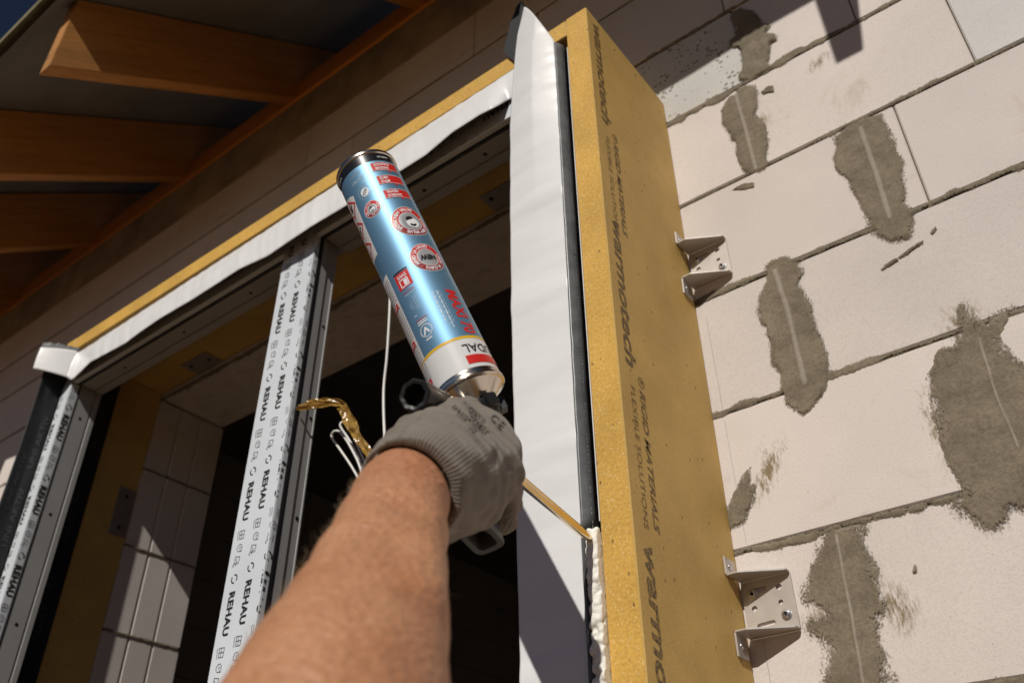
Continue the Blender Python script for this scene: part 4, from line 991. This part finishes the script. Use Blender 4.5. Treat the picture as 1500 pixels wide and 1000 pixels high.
loft('handle', [(0, rr_outline(.014, .0095, .006)), (hl * .5, rr_outline(.0145, .010, .007)), (hl * .85, rr_outline(.0165, .0118, .0075)), (hl + .002, rr_outline(.0205, .0140, .008)), (hl + .0034, rr_outline(.0198, .0133, .0075)),
     (hl + .003, rr_outline(.0155, .0088, .005)), (hl - .030, rr_outline(.0130, .0070, .004))], M['handle'], gun)
loft('cavity_shade', [(hl - .029, rr_outline(.0128, .0068, .004)), (hl - .012, rr_outline(.0125, .0066, .004))], M['black_plastic'], gun)  # black plug inside the hollow handle, standing in for its inner shade
tg0 = gb + GD * .028
tube('trigger', [tg0, tg0 + hd * .02 + GD * .006, tg0 + hd * .045 + GD * .002, tg0 + hd * .062 + GD * .010], .0045, M['black_plastic'], gun)

# ------------------------------------------------------------------ person: gloved right hand and bare forearm
def c3(a): return P(*a)
arm_pts = [((600, 690, .645), .0255), ((586, 735, .592), .0305), ((572, 785, .545), .0325), ((553, 850, .500), .0360), ((531, 925, .458), .0415), ((506, 1000, .420), .0465), ((480, 1085, .385), .0480)]
elbow = P(462, 1160, .355); shoulder = elbow + np.array([.15, -.17, -.235])
person = empty('person', tuple(shoulder), 'bare forearm with grey knitted work glove gripping a foam gun', 'person')
bx_ = surface_net
def arm_fn(p):
    d = None
    for (a, ra), (b_, rb) in zip(arm_pts[:-1], arm_pts[1:]):
        q = sdf_capsule(p, c3(a), c3(b_), ra, rb); d = q if d is None else smin(d, q, .012)
    d = smin(d, sdf_capsule(p, c3(arm_pts[-1][0]), elbow, .049, .045), .015)
    d = smin(d, sdf_capsule(p, elbow, shoulder, .045, .055), .02)
    # tendon and muscle relief
    t1 = sdf_capsule(p, P(618, 730, .562), P(606, 880, .448), .009, .016); d = smin(d, t1, .010)
    t2 = sdf_capsule(p, P(562, 715, .572), P(492, 900, .442), .011, .022); d = smin(d, t2, .010)
    # veins and a shallow hollow beside the tendon
    for a, b_, r in (((632, 800, .520), (600, 900, .455), .0030), ((600, 900, .455), (585, 990, .408), .0034), ((560, 770, .520), (540, 870, .455), .0026)):
        d = smin(d, sdf_capsule(p, P(*a), P(*b_), r, r), .006)
    n_ = np.sin(p[..., 0] * 95 + 2 * np.sin(p[..., 2] * 60)) * np.sin(p[..., 2] * 110 + p[..., 1] * 70); return d + .0006 * n_
allp = np.array([c3(a) for a, _ in arm_pts] + [elbow, shoulder]); lo = allp.min(0) - .075; hi = allp.max(0) + .075
V, F = surface_net(arm_fn, lo, hi, .0042)
arm_me = mesh('arm', V, F); arm = obj('arm', arm_me, M['skin'], person, True)
md = arm.modifiers.new('s', 'SMOOTH'); md.factor = .5; md.iterations = 4
ad_, au_, av_ = frame_of(shoulder - elbow)
lathe('sleeve', elbow, shoulder - elbow, [(.20, .064), (.21, .062), (.27, .068), (.34, .074), (.38, .066), (.40, .03), (.402, .001)], M['shirt'], person, 48, cap=False)
# glove
HX = [((597, 722, .600), .0362), ((615, 706, .628), .0372), ((640, 690, .662), .0395)]
KN = [(676, 622, .742), (708, 632, .740), (729, 655, .728), (733, 692, .708)]
FG = [[(676, 622, .742), (712, 622, .790), (735, 655, .825), (742, 690, .83)],
      [(708, 632, .740), (741, 655, .772), (742, 700, .796), (722, 712, .786)],
      [(729, 655, .728), (746, 692, .756), (745, 738, .774), (722, 745, .766)],
      [(733, 692, .708), (745, 722, .734), (738, 764, .747), (720, 768, .742)]]
FR = [(.0150, .0125, .0110, .0100), (.0150, .0128, .0115, .0100), (.0145, .0125, .0112, .0100), (.0135, .0115, .0105, .0095)]
def glove_fn(p):
    d = None
    for (a, ra), (b_, rb) in zip(HX[:-1], HX[1:]):
        q = sdf_capsule(p, c3(a), c3(b_), ra, rb); d = q if d is None else smin(d, q, .012)
    for i, k in enumerate(KN):
        src = [(628, 672, .668), (640, 682, .668), (648, 700, .664), (648, 722, .655)][i]
        d = smin(d, sdf_capsule(p, c3(src), c3(k), .030, .0185), .018)
    d = smin(d, sdf_capsule(p, P(640, 735, .650), P(700, 738, .692), .024, .020), .016)     # heel of the hand
    d = smin(d, sdf_capsule(p, P(615, 660, .675), P(660, 618, .742), .021, .0165), .018)     # thumb ball
    th = sdf_capsule(p, P(660, 618, .742), P(684, 604, .775), .0155, .0125); th = smin(th, sdf_capsule(p, P(684, 604, .775), P(712, 622, .800), .0125, .010), .006)
    d = smin(d, th, .010)
    for pts, rr in zip(FG, FR):
        f = None
        for i in range(3):
            q = sdf_capsule(p, c3(pts[i]), c3(pts[i + 1]), rr[i], rr[i + 1]); f = q if f is None else smin(f, q, .004)
        d = smin(d, f, .0032)
    # wrinkles
    s = np.sin(p[..., 0] * 190 + p[..., 2] * 260 + 3 * np.sin(p[..., 1] * 60)) * np.sin(p[..., 1] * 130 + 1.3)
    t_ = (p - c3((607, 711, .617))) @ ((c3((640, 690, .662)) - c3((597, 722, .600))) / np.linalg.norm(c3((640, 690, .662)) - c3((597, 722, .600))))
    fold = np.sin(t_ * 330 + 5 * np.sin(p[..., 0] * 45) + 4 * np.sin(p[..., 2] * 38)) * np.clip((t_ - .02) / .03, 0, 1) * np.clip((.125 - t_) / .05, 0, 1)
    d = d + .0010 * s + .0007 * fold
    # open the cuff: hollow around the wrist and cut flat
    cax = c3((640, 690, .662)) - c3((597, 722, .600)); cax /= np.linalg.norm(cax); c0 = c3((607, 711, .617))
    tilt = cax; t = (p - c0) @ tilt
    inner = np.maximum(arm_fn(p) - .0016, t - .018)
    d = np.maximum(d, -(t + .012)); d = np.maximum(d, -inner)
    return d
gp = np.array([c3(k) for k in KN] + [c3(q) for f in FG for q in f] + [c3(a) for a, _ in HX]); lo = gp.min(0) - .05; hi = gp.max(0) + .05
V, F = surface_net(glove_fn, lo, hi, .0021)
gme = mesh('glove', V, F); glove = obj('glove', gme, M['glove'], person, True)
cax = c3((640, 690, .662)) - c3((597, 722, .600)); cax /= np.linalg.norm(cax); c0 = c3((607, 711, .617))
al = (V - c0) @ cax + .012
_, gu, gv = frame_of(cax); rel = V - c0 - np.outer((V - c0) @ cax, cax); an = np.arctan2(rel @ gu, rel @ gv) * .036
for nm, arr in (('along', al), ('around', an)):
    a_ = gme.attributes.new(nm, 'FLOAT', 'POINT'); a_.data.foreach_set('value', arr.astype(np.float32))
md = glove.modifiers.new('s', 'SMOOTH'); md.factor = .5; md.iterations = 2
# rolled cuff hem
# stamped marks on the back of the glove, laid onto its surface
bvh = BVHTree.FromPolygons([tuple(v) for v in V], [tuple(f) for f in F])
def decal(g, px, py, size, rot):
    out = []
    for x, y in g[0]:
        c_, s_ = math.cos(rot), math.sin(rot); u = px + size * (c_ * x + s_ * y); v = py + size * (s_ * x - c_ * y)
        d = Vector(ray(u, v)); d.normalize(); h = bvh.ray_cast(Vector((0, 0, 0)), d)
        out.append(None if h[0] is None else h[0] + h[1] * (.0009 if h[1].dot(d) < 0 else -.0009))
    return out, g[1]
DV, DF = [], []
rt = math.radians(42)
for s, x, y, sz, bd in (('C E', 716, 613, 15, .03), ('CAT II', 683, 600, 11, .02), ('TOREY', 682, 612, 12, .02), ('EN 388', 661, 597, 9, .01), ('10', 684, 626, 11, .03), ('3131X', 676, 590, 8, .0), ('2016', 667, 607, 8, .0)):
    g = decal(glyph(s, bd), x, y, sz, rt); b0 = len(DV)
    DV += [tuple(q) if q is not None else (0, 0, -1.2) for q in g[0]]
    for f in g[1]:
        if all(g[0][i] is not None for i in f): DF.append([i + b0 for i in f])
m, nt, b = new_mat('glove_ink'); v = pos(nt)
nt.links.new(ramp(nt, noise_n(nt, v, 240, 3, .7), [(.40, (.06, .055, .05)), (.62, (.20, .18, .155))]), b.inputs['Base Color']); b.inputs['Roughness'].default_value = .8; M['glove_ink'] = m
me = mesh('lettering', DV, DF); bm = bmesh.new(); bm.from_mesh(me); bmesh.ops.delete(bm, geom=[v_ for v_ in bm.verts if not v_.link_faces], context='VERTS'); bm.to_mesh(me); bm.free()
obj('lettering', me, M['glove_ink'], glove)
# fine hair on the forearm
axis_d = c3(arm_pts[5][0]) - c3(arm_pts[1][0]); axis_d /= np.linalg.norm(axis_d)
HV, HF = [], []
pol = [p for p in arm_me.polygons]; random.shuffle(pol); cnt = 0
w0 = c3(arm_pts[1][0])
for p in pol:
    c_ = np.array(p.center); s_ = (c_ - w0) @ axis_d
    if s_ < -.01 or s_ > .20: continue
    nrm = np.array(p.normal)
    side = nrm @ R[:, 0]
    if side > .1 and random.random() < .9: continue
    cnt += 1
    if cnt > 850: break
    L = random.uniform(.004, .011); d0 = nrm * .42 - axis_d * random.uniform(.2, .9) + rng.normal(0, .3, 3); d0 /= np.linalg.norm(d0)
    d1 = -axis_d * .4 + rng.normal(0, .45, 3) - nrm * .25; q = c_ - nrm * .001; tn = np.cross(d0, nrm + .01); tn /= np.linalg.norm(tn); wv = .00009
    b0 = len(HV)
    for k in range(4):
        t = k / 3; c1 = q + L * (d0 * t + d1 * .45 * t * t); ww = wv * (1 - .8 * t); n2 = np.cross(tn, d0)
        HV += [c1 + tn * ww, c1 - tn * ww * .5 + n2 * ww, c1 - tn * ww * .5 - n2 * ww]
        if k:
            for j in range(3): HF.append((b0 + 3 * k - 3 + j, b0 + 3 * k - 3 + (j + 1) % 3, b0 + 3 * k + (j + 1) % 3, b0 + 3 * k + j))
tag(obj('arm_hair', mesh('arm_hair', HV, HF), M['hair'], person), kind='stuff')

# ------------------------------------------------------------------ cables and packing tape hanging in the opening
YC = .872
tag(tube('hanging_cable', [onY(572, 395, YC), onY(571, 450, YC), onY(567, 520, YC + .004), onY(562, 575, YC + .006), onY(564, 650, YC), onY(570, 760, YC), (onY(570, 760, YC) + np.array([0, 0, -.6])), ], .0024, M['cable']), 'thin white cable hanging straight down in the dark right opening', 'cable')
tag(tube('cable_coil', [onY(*q, YC - .01 + dz) for q, dz in (((536, 720), .02), ((515, 683), .01), ((496, 655), 0), ((486, 640), 0), ((489, 632), -.003), ((497, 632), -.005), ((508, 645), -.005), ((524, 675), 0), ((532, 700), .005), ((538, 722), .012), ((530, 680), .02), ((512, 645), .015), ((500, 627), .006), ((499, 620), .004), ((505, 618), .008), ((512, 626), .012), ((525, 655), .018), ((545, 700), .03))], .0021, M['cable']), 'white cable bent into two narrow loops beside the grey glove', 'cable')
pl = [(436, 600, 2), (450, 597, 9), (462, 593, 12), (482, 591, 10), (499, 590, 9), (506, 600, 11), (514, 618, 12), (524, 636, 12), (536, 655, 10), (548, 672, 8), (560, 695, 8)]
pl3 = []
def ptf(u, v):
    k = u * (len(pl) - 1); i = min(int(k), len(pl) - 2); t = k - i
    a = np.array(pl[i], float); b_ = np.array(pl[i + 1], float); q = a + (b_ - a) * t
    d = (b_ - a)[:2]; d /= np.linalg.norm(d); nrm = np.array([-d[1], d[0]]); s = (v - .5) * q[2] * 1.25
    pt = onY(q[0] + nrm[0] * s, q[1] + nrm[1] * s, .800 + .05 * u)
    pt = pt + np.array([0, -.007 * abs(v - .5) + .010 * noise.noise((u * 9, v * 2.2, 1)) + .004 * noise.noise((u * 26, v * 5, 6)), .002 * noise.noise((u * 14, v, 12))]); return tuple(pt)
pk = obj('packing_tape', grid_mesh('packing_tape', ptf, 44, 7), M['packtape'], None, False); solid(pk, .0005, 0)
tag(pk, 'crumpled shiny brown packing tape strip in front of the mullion', 'tape')

for o in bpy.data.objects:
    if o.name.split('.')[0] in ('label_print',) or (o.name.startswith('lettering') and o.parent is not sideb): o['kind'] = 'stuff'
